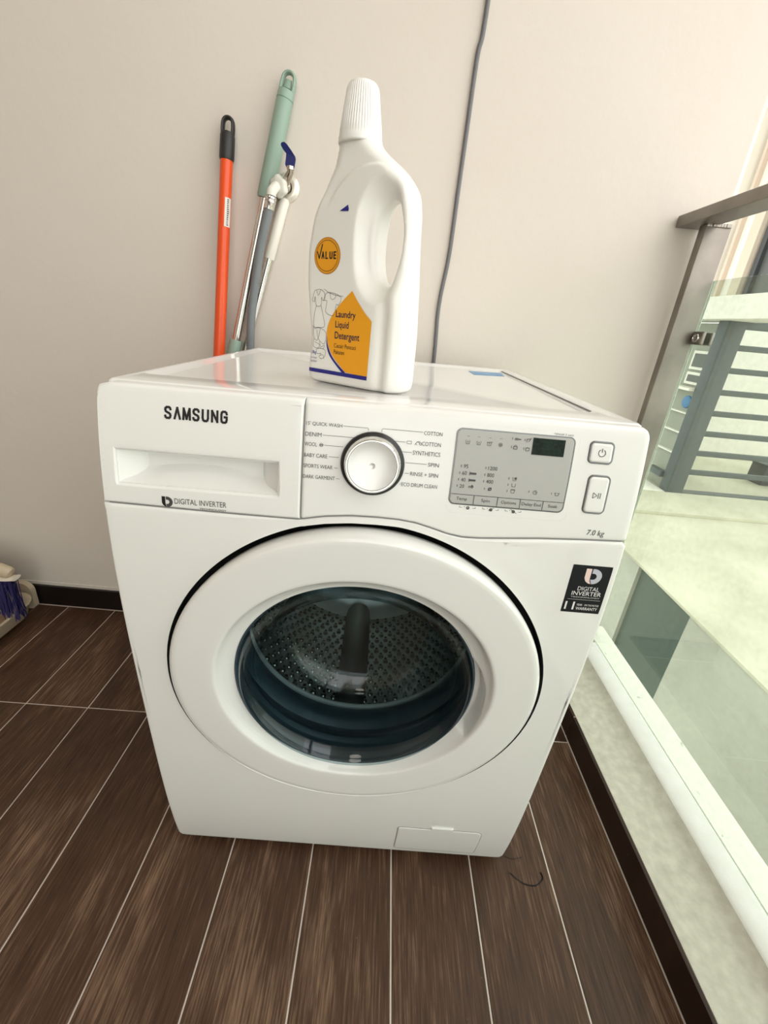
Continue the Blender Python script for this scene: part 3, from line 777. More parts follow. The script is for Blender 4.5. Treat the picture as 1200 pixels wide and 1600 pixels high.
for i, t_ in enumerate(('Temp', 'Spin', 'Options', 'Delay End', 'Soak')):
    cx = (bx[i]+bx[i+1])/2; w = (.0120, .0095, .0170, .0215, .0105)[i]
    Flat().text(t_, cx-w/2, cx+w/2, .7477 if t_ in ('Temp', 'Spin', 'Options', 'Delay End') else .7488, .7523, 0).build('button_lettering', M['print'], win, FW)
for t_, x, z, w in (('95', .1005, .7850, .0050), ('60', .0998, .7775, .0050), ('40', .0993, .7700, .0050), ('20', .0987, .7628, .0050), ('1200', .1275, .7850, .0100), ('800', .1275, .7775, .0075), ('400', .1272, .7702, .0078)):
    Flat().text(t_, x, x+w, z, z+.0042, .0).rect(x-.0030, x-.0024, z+.0008, z+.0034).build('setting_number', M['print'], win, FW)
# small icons
def basket(x, z, s=1.0, water=True):
    f_.stroke([(x-.0022*s, z+.002*s), (x-.0017*s, z-.0018*s), (x+.0017*s, z-.0018*s), (x+.0022*s, z+.002*s)], .0004)
    if water: f_.stroke([(x, z+.0012*s), (x, z-.0006*s)], .0005)
for x in (.1015, .1135, .1250): basket(x, .8130)
f_.stroke([(.1225, .8145), (.1280, .8150)], .0006)
f_.ring(.1372, .8130, .0016, .0021, 14).ring(.1372, .8130, .0004, .0010, 8)
for x in (.1015, .1130, .1250, .1370): f_.rect(x-.0016, x+.0016, .8192, .8195)
for x, z in ((.1490, .8205), (.1625, .8200), (.1490, .8115), (.1625, .8110)): f_.rect(x, x+.0005, z-.001, z+.0016)
f_.ring(.1530, .8205, .0006, .0013, 10).ring(.1550, .8205, .0006, .0012, 10).stroke([(.1565, .8205), (.1582, .8205)], .0010)
f_.stroke([(.1650, .8185), (.1650, .8215), (.1685, .8218)], .0007).stroke([(.1672, .8190), (.1695, .8225)], .0007)
f_.stroke([(.1515, .8100), (.1515, .8125), (.1555, .8125), (.1555, .8100)], .0006, True).ring(.1535, .8127, .0011, .0016, 10, 0, PI)
f_.stroke([(.1650, .8092), (.1650, .8122), (.1688, .8122), (.1688, .8095)], .0005, True).rect(.1655, .1683, .8118, .8127)
for z in (.7797, .7722): f_.rect(.1078, .1084, z-.002, z+.002).stroke([(.1092, z), (.1145, z)], .0022)
f_.ring(.1096, .7648, .0006, .0011, 10).ring(.1125, .7648, .0008, .0016, 10).rect(.1115, .1135, .7648, .7668)
f_.ring(.1325, .7640, .0010, .0020, 12).stroke([(.1308, .7622), (.1342, .7660)], .0005).rect(.1262, .1268, .7632, .7650)
for z in (.7775, .7705, .7635):
    f_.rect(.1515, .1520, z-.001, z+.0016); basket(.1580, z, .95, False)
f_.ring(.1590, .7782, .0004, .0014, 8).stroke([(.1565, .7655), (.1602, .7655)], .0009)
f_.rect(.1758, .1763, .7640, .7662).ring(.1830, .7645, .0020, .0024, 16).stroke([(.1830, .7662), (.1830, .7645), (.1842, .7645)], .0004)
f_.rect(.2010, .2015, .7640, .7662); f_.stroke([(.2050, .7660), (.2058, .7630), (.2088, .7630), (.2096, .7660)], .0005).stroke([(.2045, .7656), (.2100, .7656)], .0004)
o = f_.build('display_symbols', M['print'], win, FW); o['kind'] = 'stuff'
lc = Flat(); lc.rect(.1718, .2068, .8058, .8236, 1); lc.build('lcd_screen', M['lcd'], win, lambda x, z: (x, yf(z)-.0013, z))
# marks under and above the window
f_ = Flat()
for cx in (.1110, .1370, .1625):
    f_.stroke([(cx-.0090, .7420), (cx-.0090, .7404), (cx-.0060, .7404)], .0004).stroke([(cx+.0090, .7418), (cx+.0090, .7402), (cx+.0060, .7402)], .0004)
    f_.rect(cx-.0040, cx-.0033, .7410, .7418); f_.ring(cx+.0005, .7402, .0008, .0019, 10); f_.rect(cx-.0010, cx+.0020, .7385, .7402)
f_.stroke([(.1600, .7425), (.1665, .7385)], .0006).stroke([(.1352, .7392), (.1405, .7425)], .0005)
o = f_.build('lock_symbols', M['print'], wm, F()); o['kind'] = 'stuff'
Flat().text('*(Hold 3 sec)', .1935, .2145, .8277, .8305, 0).build('hint_lettering', M['print'], wm, F())
Flat().text('7.0 kg', .2502, .2700, .7178, .7264, 0, .12).build('capacity_lettering', M['print'], wm, F())
# push buttons
def pbtn(x0, x1, z0, z1, r, nm):
    p = rrect(x0, x1, z0, z1, r, 6, 4)
    g_ = stack([(off(p, -.0002), .0004), (off(p, 0), -.0006), (off(p, .0008), -.0012), (off(p, .0016), -.0010), (off(p, .0018), .0002)], 'button_bezel', M['btnring'], wm, False)
    b = stack([(off(p, .0019), .0004), (off(p, .0020), -.0010), (off(p, .0028), -.0016), (off(p, .0045), -.0018)], nm, M['whitep'], wm)
    return b
pb = pbtn(.2338, .2612, .8015, .8255, .0052, 'power_button')
f_ = Flat().ring(.2476, .8137, .0034, .0041, 24, PI/2+.5, PI/2+2*PI-.5).rect(.2472, .2480, .8142, .8186); f_.build('power_symbol', M['print'], pb, F(.0022))
sb_ = pbtn(.2385, .2640, .7455, .7895, .0060, 'start_button')
f_ = Flat().stroke([(.2468, .7642), (.2468, .7702), (.2513, .7672)], .0006, True).rect(.2524, .2531, .7640, .7704).rect(.2546, .2553, .7640, .7704); f_.build('start_symbol', M['print'], sb_, F(.0022))
# clear protective film round the display
fm = Flat().poly(rrect(.0855, .2235, .7325, .8335, .008, 5, 1)); 
# (film drawn as a thin raised border only)
f_ = Flat().stroke(rrect(.0865, .2225, .7335, .8320, .008, 5, 1), .0007, True); f_.build('film_edge', M['film'], wm, F(.0006))

# warranty sticker
st = stack([(rrect(.2452, .2925, .6150, .6815, .0008, 3, 3), .0), (rrect(.2454, .2923, .6152, .6813, .0008, 3, 3), -.0004)], 'warranty_sticker', M['blacks'], wm)
st['label'] = 'black sticker with white lettering'
FS = F(.0009)
a_, b_ = emblem(.2715, .6675, .0205); a_.build('emblem_bar', M['ppink'], st, FS); b_.build('emblem_loop', M['plav'], st, FS)
f_ = Flat().text('DIGITAL', .2575, .2835, .6475, .6530, .0).text('INVERTER', .2520, .2875, .6405, .6462, .005).text('TECHNOLOGY', .2520, .2870, .6372, .6388, 0)
f_.rect(.2490, .2885, .6344, .6347).text('11', .2480, .2595, .6195, .6310, .01).text('YEAR', .2620, .2690, .6257, .6285, .01).text('ON THE MOTOR', .2715, .2890, .6257, .6285, 0).text('WARRANTY', .2620, .2885, .6196, .6238, .01)
f_.build('sticker_lettering', M['pwhite'], st, FS)
# filter cover bottom right
fc = rrect(.0960, .2430, .0335, .1160, (.006, .004, .010, .004), 5, 8)
stack([(off(fc, -.0008), .0002), (off(fc, -.0008), -.0003), (off(fc, .0004), -.0003)], 'filter_gap', M['print_l'], wm, False)
fcv = stack([(off(fc, .0002), .0006), (off(fc, .0003), -.0006), (off(fc, .0012), -.0012), (off(fc, .004), -.0012)], 'filter_cover', M['white'], wm)
tb = rrect(.1525, .1915, .1150, .1240, .0015, 3, 3)
stack([(tb, .0), (off(tb, .0005), -.0022), (off(tb, .002), -.0028)], 'filter_tab', M['whitep'], fcv)
f_ = Flat().stroke(rrect(.1545, .1940, .1270, .1440, .001, 2, 2), .0004, True); f_.build('tab_outline', M['film'], fcv, F(.0004))

# ---- door
DM_n = 180
face = lambda x, z: -.0295-.0714*(z-.4555)
def door_lathe(prof, name, m, parent, n=DM_n, fnr=None, cap=False, flat=True):
    """rings about the door centre; prof = (r, y, mode): mode 0 absolute y, 1 door face plane + y, 2 body front + y, 3 midway"""
    m_ = MB()
    for i, p in enumerate(prof):
        r_, yo = p[0], p[1]; md = p[2] if len(p) > 2 else 0
        for k_ in range(n):
            a = 2*PI*k_/n; rr_, yy = (fnr(r_, yo, a) if fnr else (r_, yo))
            x = DC[0]+rr_*math.cos(a); z = DC[1]+rr_*math.sin(a)
            ys = 0 if md == 0 else face(x, z) if md == 1 else yf(z) if md == 2 else (yf(z)+face(x, z))/2
            m_.v.append((x, ys+yy, z))
    L_ = len(prof)
    for j in range(L_-1):
        for k_ in range(n): m_.f.append((j*n+k_, j*n+(k_+1) % n, ((j+1) % L_)*n+(k_+1) % n, ((j+1) % L_)*n+k_))
    if cap: m_.f.append(tuple((L_-1)*n+k_ for k_ in range(n)))
    return m_.build(name, m, parent, angle=45)
door = bpy.data.objects.new('door', None); COL.objects.link(door); door.parent = wm; door.empty_display_size = .05
def pocket(r_, yo, a):
    d = math.degrees(a)
    if d > 180: d -= 360
    if not (.1680 < r_ < .1868) or d > 40 or d < -40: return r_, yo
    rl = float(np.interp(d, [-27, -10, 5, 14, 22], [.1856, .1832, .1795, .1750, .1680]))
    w = 1/(1+math.exp(-max(-30, min(30, (rl-r_)/.00035))))/(1+math.exp(-max(-30, min(30, (d+25)/.35))))
    return r_, yo*(1-w)+w*.031
prof = [(.1676, .016, 0), (.2440, .012, 2), (.2485, .006, 2), (.2492, -.002, 2), (.2490, .0, 3), (.2478, .0035, 1), (.2462, .0010, 1), (.2440, .0001, 1), (.238, 0, 1), (.225, 0, 1), (.205, 0, 1), (.193, 0, 1), (.1900, .0003, 1), (.1882, .0014, 1), (.1870, .0032, 1),
        *[(r_, float(np.interp(r_, [.1686, .1695, .172, .175, .1784, .1815, .1845, .187], [.0182, .0178, .0168, .0150, .0125, .0100, .0068, .0032])), 1) for r_ in np.arange(.1862, .1685, -.0006)], (.1686, .0182, 1), (.1678, .0192, 1), (.1672, .024, 1)]
rg_ = door_lathe(prof, 'door_ring', M['door'], door, fnr=pocket, n=360)
# dark trim and the glass bowl
door_lathe([(.1680, .016), (.1686, -.0085), (.1672, -.0125), (.1650, -.0132), (.1632, -.0110), (.1630, .004)], 'glass_trim', M['rubber'], door)
bowl = [(.1632, -.0080), (.1600, -.0190), (.1560, -.0235), (.1510, -.0225), (.1465, -.0150), (.1430, -.0020), (.1395, .020), (.1350, .048), (.1290, .074), (.117, .090), (.095, .098), (.05, .101), (.015, .102)]
door_lathe(bowl, 'door_glass', M['doorglass'], door, cap=True)
inner = [(r_-.0040, yo+.0040) for r_, yo in bowl[1:]]
door_lathe(inner, 'door_glass_inner', M['doorglass'], door, cap=True)
# gasket
gk = [(.1660, .013), (.1740, .0135), (.180, .015), (.172, .020), (.169, .030), (.175, .040), (.184, .048), (.186, .058), (.180, .066), (.176, .078), (.180, .090), (.184, .096), (.200, .099)]
door_lathe([(.25, .034), (.19, .030), (.166, .018)]+gk, 'gasket', M['rubber'], wm)
M['lip'] = mat('bright_lip_steel', (.75, .75, .72), .35, .5)
door_lathe([(.1880, .0985), (.1840, .1000), (.1825, .1035), (.1840, .1070), (.1900, .1085), (.205, .1095), (.2330, .1105)], 'drum_lip', M['lip'], wm)
# drum
drum = door_lathe([(.2330, .1105), (.2370, .114), (.2385, .12), (.2385, .4015)], 'drum', M['drum'], wm)
M['dback'] = mat('satin_lit_drum_back', (.74, .71, .64), .38, .35)  # paler than the drum steel, the light on the back corner is in the colour
door_lathe([(.2385, .4015), (.2370, .412), (.2320, .426), (.2220, .438), (.205, .446), (.190, .449), (.183, .444), (.14, .442), (.05, .436), (.0, .436)], 'drum_back', M['dback'], wm)
# dimples with dark perforations, joined
dm_ = MB(); hm_ = MB(); yb0 = 0.0
for j in range(17):
    for k_ in range(72):
        a = 2*PI*(k_+.5*(j % 2))/72; y = yb0+.127+j*.0165
        c = Vector((DC[0]+.2384*math.cos(a), y, DC[1]+.2384*math.sin(a))); nn_ = Vector((-math.cos(a), 0, -math.sin(a))); t1 = Vector((0, 1, 0)); t2 = nn_.cross(t1)
        v = []; r1 = .0062
        for q in range(6): t = PI/3*q; v.append(c+(t1*math.cos(t)+t2*math.sin(t))*r1)
        for q in range(6): t = PI/3*q; v.append(c+nn_*.0032+(t1*math.cos(t)+t2*math.sin(t))*r1*.55)
        dm_.add(v, [(q, (q+1) % 6, 6+(q+1) % 6, 6+q) for q in range(6)]+[tuple(range(6, 12))])
        c2 = c+t1*.00825+t2*0
        hm_.add([c2+nn_*.0008+(t1*math.cos(PI/3*q)+t2*math.sin(PI/3*q))*.0030 for q in range(6)], [tuple(range(6))])
o = dm_.build('drum_dimples', M['drum'], wm, angle=60); o['kind'] = 'stuff'
o = link('drum_perforation', hm_.v, hm_.f, M['drumd'], wm, smooth=False); o['kind'] = 'stuff'
M['lifter'] = mat('lifter_steel', (.42, .41, .38), .3, .9)
for k_ in range(3):
    a = math.radians(268+120*k_); nn_ = Vector((-math.cos(a), 0, -math.sin(a))); t2 = Vector((-nn_.z, 0, nn_.x))
    m_ = MB(); c0 = Vector((DC[0]+.2384*math.cos(a), yb0, DC[1]+.2384*math.sin(a))); L0, L1 = .130, .425
    rings_ = []
    for s_ in np.linspace(0, 1, 9):
        h = .036*(math.sin(PI*min(1, s_*2.2)/2) if s_ < .46 else 1)*(1 if s_ < .9 else 1-(s_-.9)*2); y = L0+(L1-L0)*s_
        ring = []
        for u, v_ in ((-.034, -.004), (-.028, .25), (-.018, .8), (-.008, 1.0), (.008, 1.0), (.018, .8), (.028, .25), (.034, -.004)):
            ring.append(c0+Vector((0, y, 0))+t2*u+nn_*(h*v_ if v_ > 0 else v_))
        rings_.append(ring)
    for r_ in rings_: m_.v += [tuple(p) for p in r_]
    for j in range(8):
        for q in range(7): m_.f.append((j*8+q, j*8+q+1, (j+1)*8+q+1, (j+1)*8+q))
    m_.f += [tuple(range(8)), tuple(64+q for q in range(8))[::-1]]
    m_.build('drum_lifter', M['lifter'], wm, angle=50)
# raised lobes on the drum back plate
m_ = MB()
for k_ in range(3):
    a = math.radians(208+120*k_); c = Vector((DC[0]+.125*math.cos(a), yb0+.436, DC[1]+.125*math.sin(a)))
    mt = Matrix.Translation(c) @ Matrix.Rotation(PI/2, 4, 'X')
    m_.lathe([(.085, -.006), (.078, .006), (.065, .012), (.04, .015), (0, .015)], 32, mt)
o = m_.build('drum_back_lobe', M['drum'], wm, angle=60)

# objects on the lid
fl = MB().box(0, 0, 0, 0, 0, 0) if False else None
Z0 = LIDZ+.0002
bt = link('blue_tape', [(x, y, z) for z in (Z0, Z0+.0006) for x, y in ((.184, .425), (.252, .447), (.259, .508), (.184, .490))][:8], [(0, 3, 2, 1), (4, 5, 6, 7), (0, 1, 5, 4), (1, 2, 6, 5), (2, 3, 7, 6), (3, 0, 4, 7)], M['bluef'], None, smooth=False)
tag(bt, 'small flat blue film strip stuck on the rear of the washing machine lid', 'tape')

# ================================================================ DETERGENT BOTTLE (implicit surface, meshed)
def surface_nets(f, lo, hi, h):
    xs = [np.arange(lo[i], hi[i]+h, h) for i in range(3)]
    X_, Y_, Z_ = np.meshgrid(*xs, indexing='ij'); V = f(X_, Y_, Z_); S = V < 0
    nx, ny, nz = V.shape
    cnt = np.zeros((nx-1, ny-1, nz-1)); acc = np.zeros((nx-1, ny-1, nz-1, 3)); corners = [(i, j, k) for i in (0, 1) for j in (0, 1) for k in (0, 1)]
    sl = lambda i, j, k: (slice(i, nx-1+i), slice(j, ny-1+j), slice(k, nz-1+k))
    for a in corners:
        for ax in range(3):
            if a[ax] == 1: continue
            b = list(a); b[ax] = 1; b = tuple(b)
            va, vb = V[sl(*a)], V[sl(*b)]; cr = (va < 0) != (vb < 0)
            with np.errstate(divide='ignore', invalid='ignore'): t = np.where(cr, va/(va-vb), 0)
            for d in range(3):
                base = a[d] + (t if d == ax else 0); acc[..., d] += np.where(cr, base, 0)
            cnt += cr
    act = cnt > 0; idx = -np.ones(act.shape, int); ii = np.argwhere(act); idx[act] = np.arange(len(ii))
    P = (ii+acc[act]/cnt[act][:, None])*h+np.array([x[0] for x in xs])
    faces = []
    for ax in range(3):
        s0 = [slice(1, -1)]*3; 
        A = S; sh = [slice(None)]*3; sh2 = [slice(None)]*3; sh[ax] = slice(0, -1); sh2[ax] = slice(1, None)
        cr = A[tuple(sh)] != A[tuple(sh2)]; ins = A[tuple(sh)]
        o1, o2 = [d for d in range(3) if d != ax]
        q = np.argwhere(cr); q = q[(q[:, o1] > 0) & (q[:, o2] > 0) & (q[:, o1] < V.shape[o1]-1) & (q[:, o2] < V.shape[o2]-1)]
        def cell(d1, d2):
            r_ = q.copy(); r_[:, o1] -= d1; r_[:, o2] -= d2; return idx[r_[:, 0], r_[:, 1], r_[:, 2]]
        quad = np.stack([cell(1, 1), cell(0, 1), cell(0, 0), cell(1, 0)], 1)
        flip = ins[q[:, 0], q[:, 1], q[:, 2]]
        if ax == 1: flip = ~flip
        quad[~flip] = quad[~flip][:, ::-1]
        faces.append(quad)
    return P, np.concatenate(faces)
Wl = [0, .004, .012, .024, .058, .090, .128, .165, .196, .224, .250, .268, .284]
Ul = [.004, -.001, -.0035, -.003, .001, -.004, -.008, -.007, .000, .0110, .0180, .0220, .0230]
Wr = [0, .004, .012, .07, .12, .165, .20, .222, .240, .250, .258, .268, .276, .284]
Ur = [.138, .142, .1440, .1435, .1395, .1370, .1345, .1300, .1180, .1060, .0940, .0800, .0735, .0720]
_ws = np.linspace(-.02, .31, 331)
def _smooth(a): k_ = np.hanning(25); k_ /= k_.sum(); return np.convolve(np.pad(a, 12, mode='edge'), k_, 'valid')
_ul = np.interp(_ws, Wl, Ul); _ur = np.interp(_ws, Wr, Ur); _b = np.clip((_ws-.03)/.02, 0, 1)
_ul = _ul*(1-_b)+_smooth(_ul)*_b; _ur = _ur*(1-_b)+_smooth(_ur)*_b
TH = .060; VC = .030
def sm(t): t = np.clip(t, 0, 1); return t*t*(3-2*t)
def ell(U_, W_, cu, cw, ru, rw, p=2.0):
    return (np.abs((U_-cu)/ru)**p+np.abs((W_-cw)/rw)**p)**(1/p)
def bottle_f(U_, V_, W_):
    ul = np.interp(W_, _ws, _ul); ur = np.interp(W_, _ws, _ur); cu = (ul+ur)/2; hw = (ur-ul)/2
    # half thickness
    T = np.interp(W_, [0, .004, .012, .20, .235, .262, .284], [.027, .0295, .030, .030, .0275, .0245, .0225])
    # handle zone well
    e = ell(U_, W_, .1050, .171, .0360, .062, 2.3); T = T-.012*sm((1.12-e)/.42)*(1-.62*sm((U_-.110)/.014))
    # vertical channel under the handle
    g_ = np.exp(-((U_-.1150)/.0075)**2)*sm((.118-W_)/.02); T = T-.0045*g_
    # rounded handle side
    T = T-.0035*sm((U_-.122)/.022)
    # faint step over the shoulder
    e2 = ell(U_, W_, .0820, .150, .066, .096, 2.2); T = T-.0040*sm((e2-1.0)/.05)*sm((W_-.205)/.025)
    ru = np.minimum(hw-.002, .020)
    ql = np.abs(U_-cu)-hw
    # corner radius: small left, large right
    _k = sm((U_-.045)/.05); rad = (.009+.014*sm((W_-.215)/.050))*(1-_k)+.020*_k; rad = np.minimum(rad, np.minimum(T, hw)-.0005)
    a = ql+rad; b = np.abs(V_-VC)-T+rad
    d = np.sqrt(np.maximum(a, 0)**2+np.maximum(b, 0)**2)+np.minimum(np.maximum(a, b), 0)-rad
    bot = -(W_-.0005); k_ = .006; h_ = np.clip(.5-.5*(bot-d)/k_, 0, 1); d = bot*(1-h_)+d*h_+k_*h_*(1-h_)
    # hole, flared
    eh = ell(U_, W_, .1062, .171, .0186, .0450, 2.2); dh = (1-eh)*.0186
    k_ = .012; h_ = np.clip(.5-.5*(dh-d)/k_, 0, 1); d = dh*(1-h_)+d*h_+k_*h_*(1-h_)
    top_ = W_-.280; d = np.maximum(d, top_)
    return d
YAW = math.radians(-30)
bo = thing('detergent_bottle', 'white laundry detergent bottle with loop handle standing on the washing machine lid', 'bottle', (-.103, .152, LIDZ+.0001), YAW)
P, Q = surface_nets(bottle_f, (-.016, -.008, -.006), (.152, .068, .288), .0017)
body = link('bottle_body', P.tolist(), [tuple(int(i) for i in q) for q in Q], M['bottle'], bo, angle=60)
bm = bmesh.new(); bm.from_mesh(body.data); bmesh.ops.recalc_face_normals(bm, faces=bm.faces[:])
for _ in range(2): bmesh.ops.smooth_vert(bm, verts=bm.verts[:], factor=.5, use_axis_x=True, use_axis_y=True, use_axis_z=True)
bm.to_mesh(body.data); bm.free(); body.data.polygons.foreach_set('use_smooth', [True]*len(body.data.polygons))
# cap with fine ribs
CN = 144; m_ = MB(); CX, CY = .0475, .030
prof = [(.0195, .2735), (.0252, .2735), (.0258, .2745), (.0257, .2790), (.0250, .2810)]
zs = [.2810+.0445*i/6 for i in range(7)]
for z in zs[1:]: prof.append((.0250-(z-.2810)/.0445*.0070, z))
prof += [(.0172, .3280), (.0160, .3298), (.0140, .3308), (.0, .3312)]
for i, (r_, z) in enumerate(prof):
    for k_ in range(CN):
        a = 2*PI*k_/CN; rib = (.00055 if k_ % 3 == 0 else (-.0002)) if 5 <= i <= 10 else 0
        m_.v.append((CX+(r_+rib)*math.cos(a), CY+(r_+rib)*math.sin(a), z))
for j in range(len(prof)-1):
    for k_ in range(CN): m_.f.append((j*CN+k_, j*CN+(k_+1) % CN, (j+1)*CN+(k_+1) % CN, (j+1)*CN+k_))
cap_o = m_.build('bottle_cap', M['cap'], bo, angle=25)
# printed label
FB = lambda o_=.0004: (lambda u, w: (u, VC-bt_T(u, w)-o_, w))
def bt_T(u, w):
    # march to the surface from the front
    lo_, hi_ = -.006, .029
    fA = lambda v: float(bottle_f(np.array([u]), np.array([v]), np.array([w]))[0])
    for _ in range(22):
        mid = (lo_+hi_)/2
        if fA(mid) < 0: hi_ = mid
        else: lo_ = mid
    return VC-hi_
def subdivided(flat, maxlen=.012):
    return flat
f_ = Flat(); cu, cw = .0275, .1560
n_ = 40
f_.ring(cu, cw, .0001, .0205, n_); f_.build('label_round_edge', M['amberd'], bo, FB(.0003))
Flat().ring(cu, cw, .0001, .0192, n_).build('label_round', M['amber'], bo, FB(.0005))
f_ = Flat().ring(cu, cw, .0168, .0174, n_); f_.letters('ALUE', cu-.0088, cu+.0150, cw-.0035, cw+.0050, .0016, .30)
f_.stroke([(cu-.0152, cw+.0042), (cu-.0122, cw-.0027), (cu-.0075, cw+.0125)], .0016)
f_.build('brand_lettering', M['black'], bo, FB(.0008))
# amber leaf shape
curve = bez([(.0685, .1180), (.0570, .1080), (.0450, .0960), (.0350, .0820), (.0310, .0690), (.0320, .0560), (.0380, .0430), (.0480, .0320), (.0640, .0190)], 6)
leaf = curve+[(.0985, .0170), (.1000, .0850), (.0900, .0930), (.0780, .1060)]
def strips(left, right_x, name, m, o_):
    pass
# build leaf as horizontal slices so it hugs the surface
def hug(poly, name, m, parent, o_, nz=24, nx=8):
    P_ = poly+[poly[0]]; zmin = min(p[1] for p in poly); zmax = max(p[1] for p in poly); m_ = Flat(); zz = np.linspace(zmin+1e-5, zmax-1e-5, nz); prev_ = None
    for z in zz:
        xs_ = []
        for (a, b), (c, d) in zip(P_[:-1], P_[1:]):
            if (b-z)*(d-z) < 0: xs_.append(a+(c-a)*(z-b)/(d-b))
        if len(xs_) < 2: continue
        x0, x1 = min(xs_), max(xs_); row = []
        for i in range(nx+1): m_.v.append((x0+(x1-x0)*i/nx, z)); row.append(len(m_.v)-1)
        if prev_:
            for i in range(nx): m_.f.append((prev_[i], prev_[i+1], row[i+1], row[i]))
        prev_ = row
    return m_.build(name, m, parent, FB(o_))
lf = hug(leaf, 'label_leaf', M['amber'], bo, .0005, 40, 8)
cv2 = bez([(.0318, .0620), (.0330, .0520), (.0395, .0395), (.0500, .0290), (.0640, .0190)], 6)
cv3 = bez([(.0590, .0178), (.0460, .0285), (.0360, .0390), (.0312, .0510), (.0314, .0620)], 6)
f_ = Flat(); nn2 = len(cv2)
for i in range(nn2-1):
    k_ = len(f_.v); f_.v += [cv2[i], cv2[i+1], cv3[nn2-2-i], cv3[nn2-1-i]]; f_.f.append((k_, k_+1, k_+2, k_+3))
f_.build('label_curve', M['navy'], bo, FB(.0007))
Flat().rect(.0005, .0985, .0135, .0185, 16).build('label_bar', M['navy'], bo, FB(.0007))
Flat().poly([(.0440, .2030), (.0560, .2090), (.0575, .2045), (.0570, .2025)]).build('label_triangle', M['navy'], bo, FB(.0007))
f_ = Flat().text('Laundry', .0450, .0760, .0838, .0945, .012).text('Liquid', .0448, .0660, .0712, .0820, .012).text('Detergent', .0445, .0835, .0575, .0690, .012)
f_.build('product_lettering', M['ink'], bo, FB(.0009))
Flat().text('Cecair Pencuci', .0440, .0790, .0490, .0545, 0).text('Pakaian', .0440, .0610, .0410, .0465, 0).build('small_lettering', M['black'], bo, FB(.0009))
f_ = Flat().text('1.8kg', .0050, .0135, .0365, .0420, .01).text('Net Weight', .0045, .0150, .0310, .0335, 0).text('Berat Bersih', .0045, .0150, .0268, .0293, 0)
f_.build('weight_lettering', M['navy'], bo, FB(.0006))
# line drawings of clothes, read off the label (photo crop coordinates -> label)
pu = lambda x, y: ((x-175)/800*.0985*.93+.0022, .0188+(1300-y)/1000*.0960*.96)
L_ = [[(240, 240), (300, 225), (335, 232), (372, 265), (385, 330), (355, 370), (335, 325), (330, 430), (262, 438), (240, 320), (232, 385), (205, 375), (215, 300), (240, 240)],
      [(262, 245), (288, 305), (318, 235)], [(262, 438), (235, 560), (232, 715), (300, 725), (388, 705), (372, 590), (330, 430)],
      [(372, 220), (440, 262), (540, 290), (635, 298)], [(400, 270), (450, 258), (545, 275), (612, 325), (575, 415), (545, 405), (515, 550), (400, 512), (415, 370), (365, 360), (400, 270)],
      [(455, 275), (465, 325), (490, 345), (525, 325), (535, 285)], [(210, 705), (250, 745), (310, 730), (415, 785), (395, 940), (335, 915), (300, 870), (275, 760)],
      [(225, 730), (232, 860), (290, 900), (330, 740)], [(235, 880), (230, 990), (300, 1010), (320, 960), (250, 930)], [(320, 915), (345, 990), (395, 960), (380, 1010), (330, 1005)],
      [(275, 1030), (330, 1010), (410, 1030), (405, 1110), (360, 1155), (320, 1130), (350, 1080), (290, 1090), (275, 1030)], [(340, 1110), (380, 1100), (395, 1150)]]
f_ = Flat()
for l_ in L_:
    pts = [pu(x, y) for x, y in bez(l_, 3)]; f_.stroke(pts, .00045)
f_.build('clothes_line_drawing', M['print'], bo, FB(.0006))

# ================================================================ THINGS LEANING ON THE WALL
def line_pt(a, b, z): a = Vector(a); b = Vector(b); return a+(b-a)*((z-a.z)/(b.z-a.z))
def grip_loop(top, d, mb, r, wdt, L):
    pass
# orange broom handle
A = Vector((-.3562, .590, 1.2822)); B = Vector((-.3880, .550, .8290)); d = (A-B).normalized()
root = line_pt(A, B, .004)
ob = thing('broomstick', 'orange metal pole with a black hanging grip leaning on the wall', 'pole', root)
def kd(mb, name, m, p, **k): o = mb.build(name, m, p, **k); o.matrix_parent_inverse = Matrix.Translation(-Vector(p.location)); return o
pg = A-d*.0700
kd(MB().tube([root, pg], .0125, 24), 'pole', M['orange'], ob)
def looped_grip(A, d, L, r, hole0, hole1, hw, name, m, parent, tn=.55):
    """tubular grip whose end flattens into a loop with a real hole: two side rails joined over the top"""
    side = Vector((0, 1, 0)).cross(d).normalized(); fwd = d.cross(side).normalized()
    o = kd(MB().tube([A-d*L, A-d*(L-.004), A-d*(hole0+.006), A-d*hole0], [r*1.04, r*1.14, r*1.12, r*.96], 24), name, m, parent)
    pts = []; c = A-d*hole0; w = r-.0032
    pts = [c+side*w*1.02-d*.010, c+side*w*1.05]
    top_len = hole0-.004-w
    pts.append(c+d*top_len*.5+side*w*1.08); pts.append(c+d*top_len+side*w*1.02)
    for t in np.linspace(0, PI, 9)[1:-1]: pts.append(c+d*(top_len+w*math.sin(t))+side*w*1.0*math.cos(t))
    pts += [c+d*top_len-side*w*1.02, c+d*top_len*.5-side*w*1.08, c-side*w*1.05, c-side*w*1.02-d*.010]
    lp = MB().tube(pts, .0036, 12, squash=1.9).build('hanging_loop', m, o)
    return o
looped_grip(A, d, .0780, .0130, .030, .01, .007, 'grip', M['blackp'], ob)
ff = Flat()
